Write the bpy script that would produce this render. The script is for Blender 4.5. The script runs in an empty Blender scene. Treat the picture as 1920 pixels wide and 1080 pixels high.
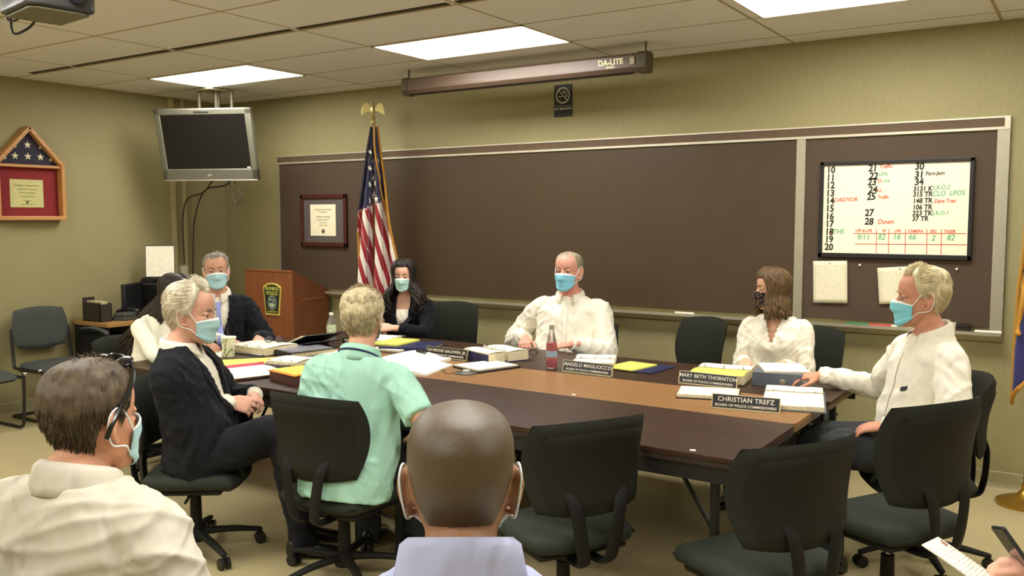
import bpy, bmesh, math, random
import numpy as np
from mathutils import Vector as V, Matrix, Euler, noise
from mathutils.bvhtree import BVHTree
sc = bpy.context.scene
COL = sc.collection
PI = math.pi
rnd = random.Random(7)

def R(d): return math.radians(d)

# ---------------------------------------------------------------- materials
def lin(c):
    """sRGB 0-255 triple -> linear rgba"""
    o = []
    for v in c[:3]:
        v = v / 255.0
        o.append(v / 12.92 if v <= .04045 else ((v + .055) / 1.055) ** 2.4)
    return (o[0], o[1], o[2], 1.0)

MATS = {}
def nodes_of(name):
    m = bpy.data.materials.new(name)
    m.use_nodes = True
    nt = m.node_tree
    b = nt.nodes['Principled BSDF']
    return m, nt, b

def N(nt, t, **kw):
    n = nt.nodes.new(t)
    for k, v in kw.items():
        if k in n.inputs: n.inputs[k].default_value = v
        else: setattr(n, k, v)
    return n

def mat(name, col, rough=.6, metal=0, var=.08, scale=20, bump=0, bscale=None, stretch=(1, 1, 1), spec=.5, sheen=0, trans=0, ior=1.45, sss=0, coat=0, wr=0):
    if name in MATS: return MATS[name]
    m, nt, b = nodes_of(name)
    c = lin(col)
    tc = N(nt, 'ShaderNodeTexCoord')
    mp = N(nt, 'ShaderNodeMapping'); mp.inputs['Scale'].default_value = stretch
    nt.links.new(tc.outputs['Object'], mp.inputs['Vector'])
    nz = N(nt, 'ShaderNodeTexNoise', Scale=scale, Detail=4.0)
    nt.links.new(mp.outputs[0], nz.inputs['Vector'])
    rp = N(nt, 'ShaderNodeValToRGB')
    rp.color_ramp.elements[0].position = .3; rp.color_ramp.elements[1].position = .7
    rp.color_ramp.elements[0].color = tuple(max(0, x * (1 - var)) for x in c[:3]) + (1,)
    rp.color_ramp.elements[1].color = tuple(min(1, x * (1 + var)) for x in c[:3]) + (1,)
    nt.links.new(nz.outputs['Fac'], rp.inputs['Fac'])
    nt.links.new(rp.outputs['Color'], b.inputs['Base Color'])
    b.inputs['Roughness'].default_value = rough
    b.inputs['Metallic'].default_value = metal
    b.inputs['Specular IOR Level'].default_value = spec
    if sheen: b.inputs['Sheen Weight'].default_value = sheen
    if coat: b.inputs['Coat Weight'].default_value = coat; b.inputs['Coat Roughness'].default_value = .15
    if trans: b.inputs['Transmission Weight'].default_value = trans; b.inputs['IOR'].default_value = ior
    if sss:
        b.inputs['Subsurface Weight'].default_value = sss
        b.inputs['Subsurface Radius'].default_value = (.012, .005, .003)
        b.inputs['Subsurface Scale'].default_value = 1.0
    if bump:
        n2 = N(nt, 'ShaderNodeTexNoise', Scale=bscale or scale * 4, Detail=3.0)
        nt.links.new(mp.outputs[0], n2.inputs['Vector'])
        bp = N(nt, 'ShaderNodeBump', Strength=bump, Distance=.01)
        nt.links.new(n2.outputs['Fac'], bp.inputs['Height'])
        nt.links.new(bp.outputs[0], b.inputs['Normal'])
    if wr:                                   # soft cloth creases
        m3 = N(nt, 'ShaderNodeMapping'); m3.inputs['Rotation'].default_value = (.5, .7, .2); m3.inputs['Scale'].default_value = (1.6, 1, .8)
        nt.links.new(tc.outputs['Object'], m3.inputs['Vector'])
        n3 = N(nt, 'ShaderNodeTexNoise', Scale=5.0, Detail=2.0, Roughness=.45, Distortion=.5); nt.links.new(m3.outputs[0], n3.inputs['Vector'])
        s3 = N(nt, 'ShaderNodeMath', operation='SUBTRACT'); s3.inputs[1].default_value = .5; nt.links.new(n3.outputs['Fac'], s3.inputs[0])
        a3 = N(nt, 'ShaderNodeMath', operation='ABSOLUTE'); nt.links.new(s3.outputs[0], a3.inputs[0])
        p3 = N(nt, 'ShaderNodeMath', operation='POWER'); p3.inputs[1].default_value = 1.5; nt.links.new(a3.outputs[0], p3.inputs[0])
        b3 = N(nt, 'ShaderNodeBump', Strength=min(1, wr), Distance=.22 * wr); nt.links.new(p3.outputs[0], b3.inputs['Height'])
        if bump: nt.links.new(bp.outputs[0], b3.inputs['Normal'])
        nt.links.new(b3.outputs[0], b.inputs['Normal'])
    MATS[name] = m
    return m

def wood(name, c1, c2, rough=.35, axis='X', scale=1.0, spec=.5, grain=1.0):
    if name in MATS: return MATS[name]
    m, nt, b = nodes_of(name)
    tc = N(nt, 'ShaderNodeTexCoord')
    mp = N(nt, 'ShaderNodeMapping')
    st = {'X': (1.2, 22, 22), 'Y': (22, 1.2, 22), 'Z': (22, 22, 1.2)}[axis]
    mp.inputs['Scale'].default_value = tuple(s * scale for s in st)
    nt.links.new(tc.outputs['Object'], mp.inputs['Vector'])
    nz = N(nt, 'ShaderNodeTexNoise', Scale=1.6, Detail=6.0, Roughness=.62, Distortion=.4)
    nt.links.new(mp.outputs[0], nz.inputs['Vector'])
    rp = N(nt, 'ShaderNodeValToRGB')
    rp.color_ramp.elements[0].position = .5 - .18 / grain; rp.color_ramp.elements[1].position = .5 + .18 / grain
    rp.color_ramp.elements[0].color = lin(c1); rp.color_ramp.elements[1].color = lin(c2)
    nt.links.new(nz.outputs['Fac'], rp.inputs['Fac'])
    nt.links.new(rp.outputs['Color'], b.inputs['Base Color'])
    b.inputs['Roughness'].default_value = rough
    b.inputs['Specular IOR Level'].default_value = spec
    MATS[name] = m
    return m

def emit(name, col, s):
    if name in MATS: return MATS[name]
    m, nt, b = nodes_of(name)
    b.inputs['Base Color'].default_value = (.8, .8, .8, 1)
    b.inputs['Emission Color'].default_value = col
    b.inputs['Emission Strength'].default_value = s
    tc = N(nt, 'ShaderNodeTexCoord')
    MATS[name] = m
    return m

def printed(name, paper, ink, pitch=.012, axis=1, dens=.5, margin=None):
    """paper with faint ruled / printed lines"""
    if name in MATS: return MATS[name]
    m, nt, b = nodes_of(name)
    tc = N(nt, 'ShaderNodeTexCoord')
    sp = N(nt, 'ShaderNodeSeparateXYZ'); nt.links.new(tc.outputs['Object'], sp.inputs[0])
    a, o = (('Y', 'X') if axis == 1 else ('Z', 'X') if axis == 2 else ('X', 'Y') if axis == 0 else ('Z', 'Y'))
    md = N(nt, 'ShaderNodeMath', operation='PINGPONG'); md.inputs[1].default_value = pitch
    nt.links.new(sp.outputs[a], md.inputs[0])
    gt = N(nt, 'ShaderNodeMath', operation='GREATER_THAN'); gt.inputs[1].default_value = pitch * (1 - dens * .6)
    nt.links.new(md.outputs[0], gt.inputs[0])
    nz = N(nt, 'ShaderNodeTexNoise', Scale=90.0, Detail=2.0); nt.links.new(tc.outputs['Object'], nz.inputs['Vector'])
    g2 = N(nt, 'ShaderNodeMath', operation='GREATER_THAN'); g2.inputs[1].default_value = .47
    nt.links.new(nz.outputs['Fac'], g2.inputs[0])
    mu = N(nt, 'ShaderNodeMath', operation='MULTIPLY')
    nt.links.new(gt.outputs[0], mu.inputs[0]); nt.links.new(g2.outputs[0], mu.inputs[1])
    mx = N(nt, 'ShaderNodeMix', data_type='RGBA')
    mx.inputs[6].default_value = lin(paper); mx.inputs[7].default_value = lin(ink)
    nt.links.new(mu.outputs[0], mx.inputs[0]); nt.links.new(mx.outputs[2], b.inputs['Base Color'])
    b.inputs['Roughness'].default_value = .75
    MATS[name] = m
    return m

# ---------------------------------------------------------------- mesh collector
def frame_from(d, ref=None):
    d = V(d).normalized()
    ref = V(ref) if ref is not None else (V((0, 0, 1)) if abs(d.z) < .9 else V((1, 0, 0)))
    a = ref - d * ref.dot(d)
    if a.length < 1e-6: a = V((1, 0, 0)) - d * d.x
    a.normalize()
    return a, d.cross(a)

def catmull(pts, sub):
    P = [V(p) for p in pts]
    if sub <= 1 or len(P) < 3: return P, [float(i) for i in range(len(P))]
    out, ts = [], []
    for i in range(len(P) - 1):
        p0 = P[i - 1] if i else P[0] * 2 - P[1]
        p1, p2 = P[i], P[i + 1]
        p3 = P[i + 2] if i + 2 < len(P) else P[-1] * 2 - P[-2]
        for k in range(sub):
            t = k / sub
            out.append(.5 * ((2 * p1) + (p2 - p0) * t + (2 * p0 - 5 * p1 + 4 * p2 - p3) * t * t + (3 * p1 - p0 - 3 * p2 + p3) * t ** 3))
            ts.append(i + t)
    out.append(P[-1]); ts.append(float(len(P) - 1))
    return out, ts

class M:
    def __init__(s): s.v, s.f, s.m = [], [], []
    def add(s, vs, fs, mi=0):
        o = len(s.v); s.v += [tuple(x) for x in vs]
        for f in fs: s.f.append(tuple(i + o for i in f)); s.m.append(mi)
        return s
    def merge(s, other, mtx=None, mi=None):
        o = len(s.v)
        s.v += [tuple(mtx @ V(x)) for x in other.v] if mtx is not None else list(other.v)
        flip = mtx is not None and mtx.determinant() < 0
        for f, k in zip(other.f, other.m):
            g = tuple(i + o for i in f)
            s.f.append(g[::-1] if flip else g); s.m.append(k if mi is None else mi)
        return s
    def box(s, c, d, mi=0, rz=0, mtx=None, taper=1):
        x, y, z = d[0] / 2, d[1] / 2, d[2] / 2
        vs = [V((a * x * (taper if k > 0 else 1), b * y * (taper if k > 0 else 1), k * z)) for k in (-1, 1) for b in (-1, 1) for a in (-1, 1)]
        Mx = Matrix.Translation(V(c)) @ (mtx if mtx is not None else Matrix.Rotation(rz, 4, 'Z'))
        vs = [Mx @ v for v in vs]
        return s.add(vs, [(0, 2, 3, 1), (4, 5, 7, 6), (0, 1, 5, 4), (2, 6, 7, 3), (0, 4, 6, 2), (1, 3, 7, 5)], mi)
    def box2(s, a, b, mi=0):
        return s.box([(a[i] + b[i]) / 2 for i in range(3)], [abs(b[i] - a[i]) for i in range(3)], mi)
    def cyl(s, p0, p1, r0, r1=None, n=16, mi=0):
        return s.tube([p0, p1], [r0, r0 if r1 is None else r1], n, mi, cap='flat')
    def tube(s, pts, rad, n=10, mi=0, ref=None, sub=1, cap='round'):
        """tube along pts; rad scalar/list; each either r or (ra, rb), ra measured along ref"""
        if not isinstance(rad, (list,)): rad = [rad] * len(pts)
        rad = [(r, r) if not isinstance(r, tuple) else r for r in rad]
        P, ts = catmull(pts, sub)
        RR = []
        for t in ts:
            i = min(int(t), len(rad) - 2) if len(rad) > 1 else 0
            u = t - i; u = u * u * (3 - 2 * u) if sub > 1 else u
            j = min(i + 1, len(rad) - 1)
            RR.append((rad[i][0] * (1 - u) + rad[j][0] * u, rad[i][1] * (1 - u) + rad[j][1] * u))
        tang = []
        for i in range(len(P)):
            d = P[min(i + 1, len(P) - 1)] - P[max(i - 1, 0)]
            tang.append(d.normalized() if d.length > 1e-9 else V((0, 0, 1)))
        rings = []
        a, b = frame_from(tang[0], ref)
        for i in range(len(P)):
            if ref is not None: a, b = frame_from(tang[i], ref)
            else:
                a = a - tang[i] * a.dot(tang[i]); a.normalize(); b = tang[i].cross(a)
            rings.append((P[i], a.copy(), b.copy(), RR[i], tang[i]))
        if cap == 'round':
            p, a, b, r, t = rings[0]; q = min(r)
            pre = [(p - t * q * math.sin(k), a, b, (r[0] * math.cos(k), r[1] * math.cos(k)), t) for k in (1.25, .8, .4)]
            p, a, b, r, t = rings[-1]; q = min(r)
            post = [(p + t * q * math.sin(k), a, b, (r[0] * math.cos(k), r[1] * math.cos(k)), t) for k in (.4, .8, 1.25)]
            rings = pre + rings + post
        vs, fs = [], []
        for p, a, b, r, t in rings:
            for k in range(n):
                th = 2 * PI * k / n
                vs.append(p + a * (r[0] * math.cos(th)) + b * (r[1] * math.sin(th)))
        for i in range(len(rings) - 1):
            for k in range(n):
                k2 = (k + 1) % n
                fs.append((i * n + k, i * n + k2, (i + 1) * n + k2, (i + 1) * n + k))
        if cap != 'open':
            fs.append(tuple(range(n - 1, -1, -1))); o = (len(rings) - 1) * n; fs.append(tuple(range(o, o + n)))
        return s.add(vs, fs, mi)
    def loft(s, rings, mi=0, caps=True):
        n = len(rings[0]); vs, fs = [], []
        for r in rings: vs += [V(x) for x in r]
        for i in range(len(rings) - 1):
            for k in range(n):
                k2 = (k + 1) % n
                fs.append((i * n + k, i * n + k2, (i + 1) * n + k2, (i + 1) * n + k))
        if caps: fs.append(tuple(range(n - 1, -1, -1))); o = (len(rings) - 1) * n; fs.append(tuple(range(o, o + n)))
        return s.add(vs, fs, mi)
    def lathe(s, prof, n=24, c=(0, 0, 0), mi=0):
        c = V(c)
        rings = [[c + V((r * math.cos(2 * PI * k / n), r * math.sin(2 * PI * k / n), z)) for k in range(n)] for r, z in prof]
        return s.loft(rings, mi)
    def ell(s, c, r, mi=0, n=16, mtx=None):
        c = V(c); rings = []
        for i in range(1, n):
            ph = PI * i / n - PI / 2
            ring = []
            for k in range(n):
                th = 2 * PI * k / n
                q = V((r[0] * math.cos(ph) * math.cos(th), r[1] * math.cos(ph) * math.sin(th), r[2] * math.sin(ph)))
                ring.append(c + (mtx @ q if mtx is not None else q))
            rings.append(ring)
        return s.loft(rings, mi)
    def prism(s, pts, vec, mi=0):
        n = len(pts); vec = V(vec); P = [V(p) for p in pts]
        vs = P + [p + vec for p in P]
        fs = [tuple(range(n - 1, -1, -1)), tuple(range(n, 2 * n))] + [(i, (i + 1) % n, n + (i + 1) % n, n + i) for i in range(n)]
        return s.add(vs, fs, mi)
    def poly(s, pts, mi=0): return s.add(pts, [tuple(range(len(pts)))], mi)
    def grid(s, fn, nu, nv, mi=0, wrap=False):
        vs = [fn(i / (nu if wrap else nu - 1), j / (nv - 1)) for j in range(nv) for i in range(nu)]
        fs = []
        for j in range(nv - 1):
            for i in range(nu if wrap else nu - 1):
                i2 = (i + 1) % nu
                fs.append((j * nu + i, j * nu + i2, (j + 1) * nu + i2, (j + 1) * nu + i))
        return s.add(vs, fs, mi)
    def mesh(s, name):
        me = bpy.data.meshes.new(name)
        me.from_pydata([tuple(x) for x in s.v], [], s.f)
        if any(s.m): me.polygons.foreach_set('material_index', s.m)
        me.update()
        return me
    def fixn(s, me):
        bm = bmesh.new(); bm.from_mesh(me); bmesh.ops.recalc_face_normals(bm, faces=bm.faces); bm.to_mesh(me); bm.free()
    def build(s, name, mats, parent=None, loc=None, rz=None, smooth=35, bevel=0, seg=2, subsurf=0, fix=True, solid=0):
        me = s.mesh(name)
        if fix: s.fixn(me)
        return link_mesh(name, me, mats, parent, loc, rz, smooth, bevel, seg, subsurf, solid)

def link_mesh(name, me, mats, parent=None, loc=None, rz=None, smooth=35, bevel=0, seg=2, subsurf=0, solid=0):
    for m in (mats if isinstance(mats, (list, tuple)) else [mats]): me.materials.append(m)
    if smooth:
        me.shade_smooth()
        if smooth < 180: me.set_sharp_from_angle(angle=R(smooth))
    o = bpy.data.objects.new(name, me); COL.objects.link(o)
    if parent is not None: o.parent = parent
    if loc is not None: o.location = loc
    if rz is not None: o.rotation_euler = (0, 0, rz)
    if solid:
        d = o.modifiers.new('thick', 'SOLIDIFY'); d.thickness = solid; d.offset = 0
    if bevel:
        b = o.modifiers.new('bevel', 'BEVEL'); b.width = bevel; b.segments = seg; b.limit_method = 'ANGLE'; b.angle_limit = R(40)
    if subsurf:
        b = o.modifiers.new('sub', 'SUBSURF'); b.levels = subsurf; b.render_levels = subsurf
    return o

# ---------------------------------------------------------------- scene objects
def tag(o, label=None, cat=None, group=None, kind=None):
    if label: o['label'] = label
    if cat: o['category'] = cat
    if group: o['group'] = group
    if kind: o['kind'] = kind
    return o

def thing(name, label, cat, loc=(0, 0, 0), rz=0, group=None):
    o = bpy.data.objects.new(name, None); COL.objects.link(o)
    o.empty_display_size = .1
    o.location = loc; o.rotation_euler = (0, 0, rz)
    return tag(o, label, cat, group)

def copy_tree(o, parent=None):
    c = o.copy(); COL.objects.link(c)
    if parent is not None: c.parent = parent
    for ch in list(o.children): copy_tree(ch, c)
    return c

def text_into(mm, s, size, mtx, mi=0, align='CENTER', bold=0, extr=.0006, shear=0, space=1.0):
    """lettering as flat raised mesh: text lies in the local XY plane of mtx"""
    cu = bpy.data.curves.new('t', 'FONT'); cu.body = s; cu.size = size; cu.align_x = align; cu.align_y = 'CENTER'
    cu.extrude = extr; cu.offset = bold; cu.shear = shear; cu.space_character = space; cu.resolution_u = 3
    ob = bpy.data.objects.new('t', cu); COL.objects.link(ob)
    dg = bpy.context.evaluated_depsgraph_get()
    me = bpy.data.meshes.new_from_object(ob.evaluated_get(dg))
    mm.add([mtx @ v.co for v in me.vertices], [tuple(p.vertices) for p in me.polygons], mi)
    bpy.data.objects.remove(ob); bpy.data.curves.remove(cu); bpy.data.meshes.remove(me)

def face_mtx(origin, xdir, ydir):
    x = V(xdir).normalized(); y = V(ydir).normalized(); z = x.cross(y)
    m = Matrix((x, y, z)).transposed().to_4x4(); m.translation = V(origin)
    return m
# ================================================================ ROOM
D, H, XL, XR, YF = 5.997, 2.7705, -7.4726, 2.6, -2.4

def wall_mat():
    m, nt, b = nodes_of('olive vinyl wall covering')
    tc = N(nt, 'ShaderNodeTexCoord')
    mp = N(nt, 'ShaderNodeMapping'); mp.inputs['Scale'].default_value = (60, 60, 5)
    nt.links.new(tc.outputs['Object'], mp.inputs[0])
    nz = N(nt, 'ShaderNodeTexNoise', Scale=3.0, Detail=4.0); nt.links.new(mp.outputs[0], nz.inputs['Vector'])
    n2 = N(nt, 'ShaderNodeTexNoise', Scale=1.3, Detail=3.0); nt.links.new(tc.outputs['Object'], n2.inputs['Vector'])
    ad = N(nt, 'ShaderNodeMath', operation='ADD'); nt.links.new(nz.outputs['Fac'], ad.inputs[0]); nt.links.new(n2.outputs['Fac'], ad.inputs[1])
    rp = N(nt, 'ShaderNodeValToRGB'); rp.color_ramp.elements[0].position = .7; rp.color_ramp.elements[1].position = 1.3 / 1.3
    rp.color_ramp.elements[0].color = lin((147, 137, 97)); rp.color_ramp.elements[1].color = lin((154, 145, 103))
    hv = N(nt, 'ShaderNodeMath', operation='MULTIPLY'); hv.inputs[1].default_value = .85
    nt.links.new(ad.outputs[0], hv.inputs[0]); nt.links.new(hv.outputs[0], rp.inputs['Fac'])
    nt.links.new(rp.outputs['Color'], b.inputs['Base Color'])
    b.inputs['Roughness'].default_value = .62; b.inputs['Specular IOR Level'].default_value = .3
    bp = N(nt, 'ShaderNodeBump', Strength=.12, Distance=.003); nt.links.new(nz.outputs['Fac'], bp.inputs['Height']); nt.links.new(bp.outputs[0], b.inputs['Normal'])
    return m

def floor_mat():
    m, nt, b = nodes_of('cream vinyl floor tile')
    tc = N(nt, 'ShaderNodeTexCoord')
    br = N(nt, 'ShaderNodeTexBrick', Scale=1.0)
    br.offset = 0; br.inputs['Brick Width'].default_value = .61; br.inputs['Row Height'].default_value = .61
    br.inputs['Mortar Size'].default_value = .0025; br.inputs['Bias'].default_value = 0
    br.inputs['Color1'].default_value = lin((192, 176, 132)); br.inputs['Color2'].default_value = lin((184, 168, 125)); br.inputs['Mortar'].default_value = lin((160, 145, 106))
    nt.links.new(tc.outputs['Object'], br.inputs['Vector'])
    nz = N(nt, 'ShaderNodeTexNoise', Scale=30.0, Detail=6.0); nt.links.new(tc.outputs['Object'], nz.inputs['Vector'])
    mx = N(nt, 'ShaderNodeMix', data_type='RGBA', blend_type='MULTIPLY'); mx.inputs[0].default_value = .18
    nt.links.new(br.outputs['Color'], mx.inputs[6]); nt.links.new(nz.outputs['Color'], mx.inputs[7])
    nt.links.new(mx.outputs[2], b.inputs['Base Color'])
    b.inputs['Roughness'].default_value = .32; b.inputs['Specular IOR Level'].default_value = .45
    return m

def ceil_mat():
    m, nt, b = nodes_of('mineral fibre ceiling tile grid')
    tc = N(nt, 'ShaderNodeTexCoord')
    sp = N(nt, 'ShaderNodeSeparateXYZ'); nt.links.new(tc.outputs['Object'], sp.inputs[0])
    fs = []
    for ax, off, pitch in (('X', 6.57, 1.2085), ('Y', -5.145 + .6042 * 20, .6042)):
        a = N(nt, 'ShaderNodeMath', operation='ADD'); a.inputs[1].default_value = off + pitch * 10 + pitch / 2
        nt.links.new(sp.outputs[ax], a.inputs[0])
        md = N(nt, 'ShaderNodeMath', operation='MODULO'); md.inputs[1].default_value = pitch; nt.links.new(a.outputs[0], md.inputs[0])
        su = N(nt, 'ShaderNodeMath', operation='SUBTRACT'); su.inputs[1].default_value = pitch / 2; nt.links.new(md.outputs[0], su.inputs[0])
        ab = N(nt, 'ShaderNodeMath', operation='ABSOLUTE'); nt.links.new(su.outputs[0], ab.inputs[0])
        lt = N(nt, 'ShaderNodeMath', operation='LESS_THAN'); lt.inputs[1].default_value = .010; nt.links.new(ab.outputs[0], lt.inputs[0])
        fs.append(lt)
    mxm = N(nt, 'ShaderNodeMath', operation='MAXIMUM'); nt.links.new(fs[0].outputs[0], mxm.inputs[0]); nt.links.new(fs[1].outputs[0], mxm.inputs[1])
    nz = N(nt, 'ShaderNodeTexNoise', Scale=160.0, Detail=2.0); nt.links.new(tc.outputs['Object'], nz.inputs['Vector'])
    rp = N(nt, 'ShaderNodeValToRGB'); rp.color_ramp.elements[0].color = lin((218, 216, 214)); rp.color_ramp.elements[1].color = lin((226, 224, 222))
    nt.links.new(nz.outputs['Fac'], rp.inputs['Fac'])
    mx = N(nt, 'ShaderNodeMix', data_type='RGBA'); nt.links.new(mxm.outputs[0], mx.inputs[0]); nt.links.new(rp.outputs['Color'], mx.inputs[6]); mx.inputs[7].default_value = lin((168, 156, 128))
    nt.links.new(mx.outputs[2], b.inputs['Base Color']); b.inputs['Roughness'].default_value = .9; b.inputs['Specular IOR Level'].default_value = .1
    bp = N(nt, 'ShaderNodeBump', Strength=.3, Distance=.002); nt.links.new(nz.outputs['Fac'], bp.inputs['Height']); nt.links.new(bp.outputs[0], b.inputs['Normal'])
    return m

WALL, FLOOR, CEIL = wall_mat(), floor_mat(), ceil_mat()
def struct(name, mm, m, **k):
    o = mm.build(name, m, smooth=0, **k); o['kind'] = 'structure'; return o
T = .1
struct('floor', M().box2((XL - T, YF - T, -.1), (XR + T, D + T, 0)), FLOOR)
struct('ceiling', M().box2((XL - T, YF - T, H), (XR + T, D + T, H + .1)), CEIL)
struct('wall_back', M().box2((XL, D, 0), (XR, D + T, H)), WALL)
struct('wall_left', M().box2((XL - T, YF, 0), (XL, D + T, H)), WALL)
struct('wall_right', M().box2((XR, YF, 0), (XR + T, D + T, H)), WALL)
struct('wall_front', M().box2((XL - T, YF - T, 0), (XR + T, YF, H)), WALL)
BASEM = mat('grey green vinyl cove base', (150, 142, 106), .5, var=.05)
def base_prof(name, a, b, nrm):
    a, b, n = V(a), V(b), V(nrm)
    prof = [(0, 0), (.016, 0), (.010, .012), (.006, .028), (.006, .092), (.003, .097), (0, .097)]
    pts = [a + n * d + V((0, 0, z)) for d, z in prof]
    struct(name, M().prism(pts, b - a), BASEM)
base_prof('baseboard_back', (XL, D, 0), (XR, D, 0), (0, -1, 0))
base_prof('baseboard_left', (XL, YF, 0), (XL, D, 0), (1, 0, 0))

# ---------------------------------------------------------------- ceiling lights
LENS = emit('white glowing acrylic lens', (1.0, .985, .935, 1), 21.5)
LFRAME = mat('white enamel fixture frame', (205, 190, 160), .5)
def light_panel(x, y, label, group=None):
    t = thing('ceiling_light', label, 'ceiling light', (x, y, H), 0, 'recessed ceiling lights')
    L, W = 1.2085, .6042
    f = M()
    for a in ((-L / 2, -W / 2, L / 2, -W / 2 + .016), (-L / 2, W / 2 - .016, L / 2, W / 2), (-L / 2, -W / 2, -L / 2 + .014, W / 2), (L / 2 - .014, -W / 2, L / 2, W / 2)):
        f.box2((a[0], a[1], -.006), (a[2], a[3], .0))
    f.build('frame', LFRAME, t, smooth=0)
    M().box2((-L / 2 + .014, -W / 2 + .016, -.003), (L / 2 - .014, W / 2 - .016, -.0005)).build('diffuser', LENS, t, smooth=0)
    return t
GX, GY = 1.2085, .6042
light_panel(-6.0, 4.855, 'glowing ceiling light panel above the television, leftmost of the three')
light_panel(-3.535, 4.855, 'glowing ceiling light panel in the middle, nearest the brown screen housing')
light_panel(-1.07, 4.855, 'glowing ceiling light panel cut off by the top edge, right of the screen housing')
for i, (x, y) in enumerate(((-6.0, 1.83), (-3.535, 1.83), (-1.07, 1.83), (-6.0, -.6), (-3.535, -.6), (-1.07, -.6), (1.35, 4.855), (1.35, 1.83))):
    light_panel(x, y, 'glowing ceiling light panel over the audience side of the room' if i < 6 else 'glowing ceiling light panel beyond the right edge of the picture')
# linear slot diffuser
SLOT = mat('dark slot diffuser', (46, 38, 24), .6)
SLOTF = mat('beige slot frame', (160, 145, 112), .6)
for k in range(5):
    x0 = -7.15 if k == 0 else -6.57 + GX * (k - 1) + .03
    x1 = -6.57 + GX * k - .03
    t = thing('slot_vent', ('dark linear slot vent in the ceiling, piece next to the left wall', 'dark linear slot vent in the ceiling, second piece from the left wall', 'dark linear slot vent in the ceiling, third piece from the left wall', 'dark linear slot vent in the ceiling, fourth piece from the left wall', 'dark linear slot vent in the ceiling, piece running out of the top of the picture')[k], 'air vent', ((x0 + x1) / 2, 3.885, H), 0, 'ceiling slot vents')
    w = (x1 - x0) / 2
    M().box2((-w, -.024, -.004), (w, .010, -.0005)).build('slot', SLOT, t, smooth=0)
    M().box2((-w, .010, -.009), (w, .028, -.0005)).build('frame', SLOTF, t, smooth=0)

# ---------------------------------------------------------------- chalkboard wall
BOARD = mat('brown chalkboard', (72, 56, 38), .45, var=.06, scale=3, spec=.35)
TACK = mat('brown vinyl tack board', (76, 59, 42), .75, var=.07, scale=220, bump=.2)
ALU = mat('satin aluminium trim', (176, 170, 148), .38, .55, var=.04)
BX0, BX1, ZB, ZT = -6.66, -.457, .934, 2.214
t = thing('chalkboard', 'long brown chalkboard with aluminium rail and tack panels on the back wall', 'chalkboard', ((BX0 + BX1) / 2, D, 1.57))
ox = -(BX0 + BX1) / 2; oz = -1.57
def bb(x0, x1, z0, z1, d0, d1): return ((x0 + ox, -d1, z0 + oz), (x1 + ox, -d0, z1 + oz))
px = [BX0, -5.425, -1.66, BX1]
M().box2(*bb(px[1], px[2], ZB + .03, ZT - .09, .001, .022)).build('chalk_panel', BOARD, t, smooth=0)
M().box2(*bb(px[0], px[1], ZB + .03, ZT - .09, .001, .020)).build('tack_panel', TACK, t, smooth=0)
M().box2(*bb(px[2], px[3], ZB + .03, ZT - .09, .001, .020)).build('tack_panel', TACK, t, smooth=0)
M().box2(*bb(BX0, BX1 - .03, ZT - .062, ZT - .010, .001, .026)).build('map_rail', mat('brown cork rail strip', (92, 72, 50), .7), t, smooth=0)
tr = M().box2(*bb(BX0, BX1, ZT - .010, ZT, .001, .032)).box2(*bb(BX0, BX1, ZT - .078, ZT - .062, .001, .032))
tr.box2(*bb(BX1 - .03, BX1, ZT - .065, ZT - .008, .001, .033))
tr.build('rail_trim', mat('pale aluminium rail edge', (205, 198, 176), .35, .5, var=.03), t, smooth=0)
for x, w in ((px[0] + .012, .024), (px[1], .05), (px[2], .058), (px[3] - .033, .066)):
    M().box2(*bb(x - w / 2, x + w / 2, ZB, ZT - .078, .001, .028)).build('post', ALU, t, smooth=0)
# chalk tray
prof = [(.001, ZB - .055), (.03, ZB - .05), (.085, ZB - .012), (.092, ZB - .012), (.092, ZB + .008), (.085, ZB + .008), (.082, ZB - .002), (.001, ZB - .002)]
M().prism([(px[0] + ox, -d, z + oz) for d, z in prof], (px[3] - px[0], 0, 0)).build('chalk_tray', mat('aluminium chalk tray', (186, 178, 152), .34, .5, var=.04), t, smooth=0)

def marker(x, c, label, cap, z=ZB + .008, y=D - .055):
    o = thing('marker', label, 'marker', (x, y, z), 0, 'markers on the chalk tray')
    mm = mat('marker barrel ' + cap, c, .4)
    M().tube([(-.062, 0, 0), (.04, 0, 0)], .0085, 12, cap='round').build('barrel', mm, o)
    M().tube([(.04, 0, 0), (.068, 0, 0)], .0092, 12).build('cap', mat('marker cap ' + cap, c if cap != 'white' else (240, 235, 215), .4), o)
    return o
marker(-1.27, (30, 120, 70), 'green marker on the chalk tray right of the woman in the white blouse', 'green')
marker(-1.135, (200, 60, 50), 'red marker on the chalk tray between the green and the white one', 'red')
marker(-1.02, (240, 236, 215), 'white marker on the chalk tray beside the red one', 'white')
marker(-.53, (246, 242, 224), 'white marker at the right end of the chalk tray', 'white end')
marker(-2.45, (235, 230, 210), 'white chalk holder on the tray above the turned empty chair', 'chalk')
for i, (x, z, lb, c1) in enumerate(((-.83, ZB + .0, 'black and white eraser on the chalk tray, left one of the pair behind the man', (60, 50, 36)), (-.69, ZB + .0, 'white banded eraser lying on the tray, lower right of the pair', (40, 32, 24)), (-.69, ZB + .026, 'white banded eraser stacked on top of another one', (48, 38, 28)))):
    o = thing('eraser', lb, 'eraser', (x, D - .045, z), 0, 'board erasers on the tray')
    M().box((0, 0, .012), (.13, .05, .024)).build('felt', mat('dark eraser felt', (44, 34, 26), .9), o, bevel=.003)
    M().box((-.035, 0, .0125), (.05, .052, .026)).build('band', mat('white eraser sleeve', (206, 196, 160), .6), o, bevel=.002)
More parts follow.
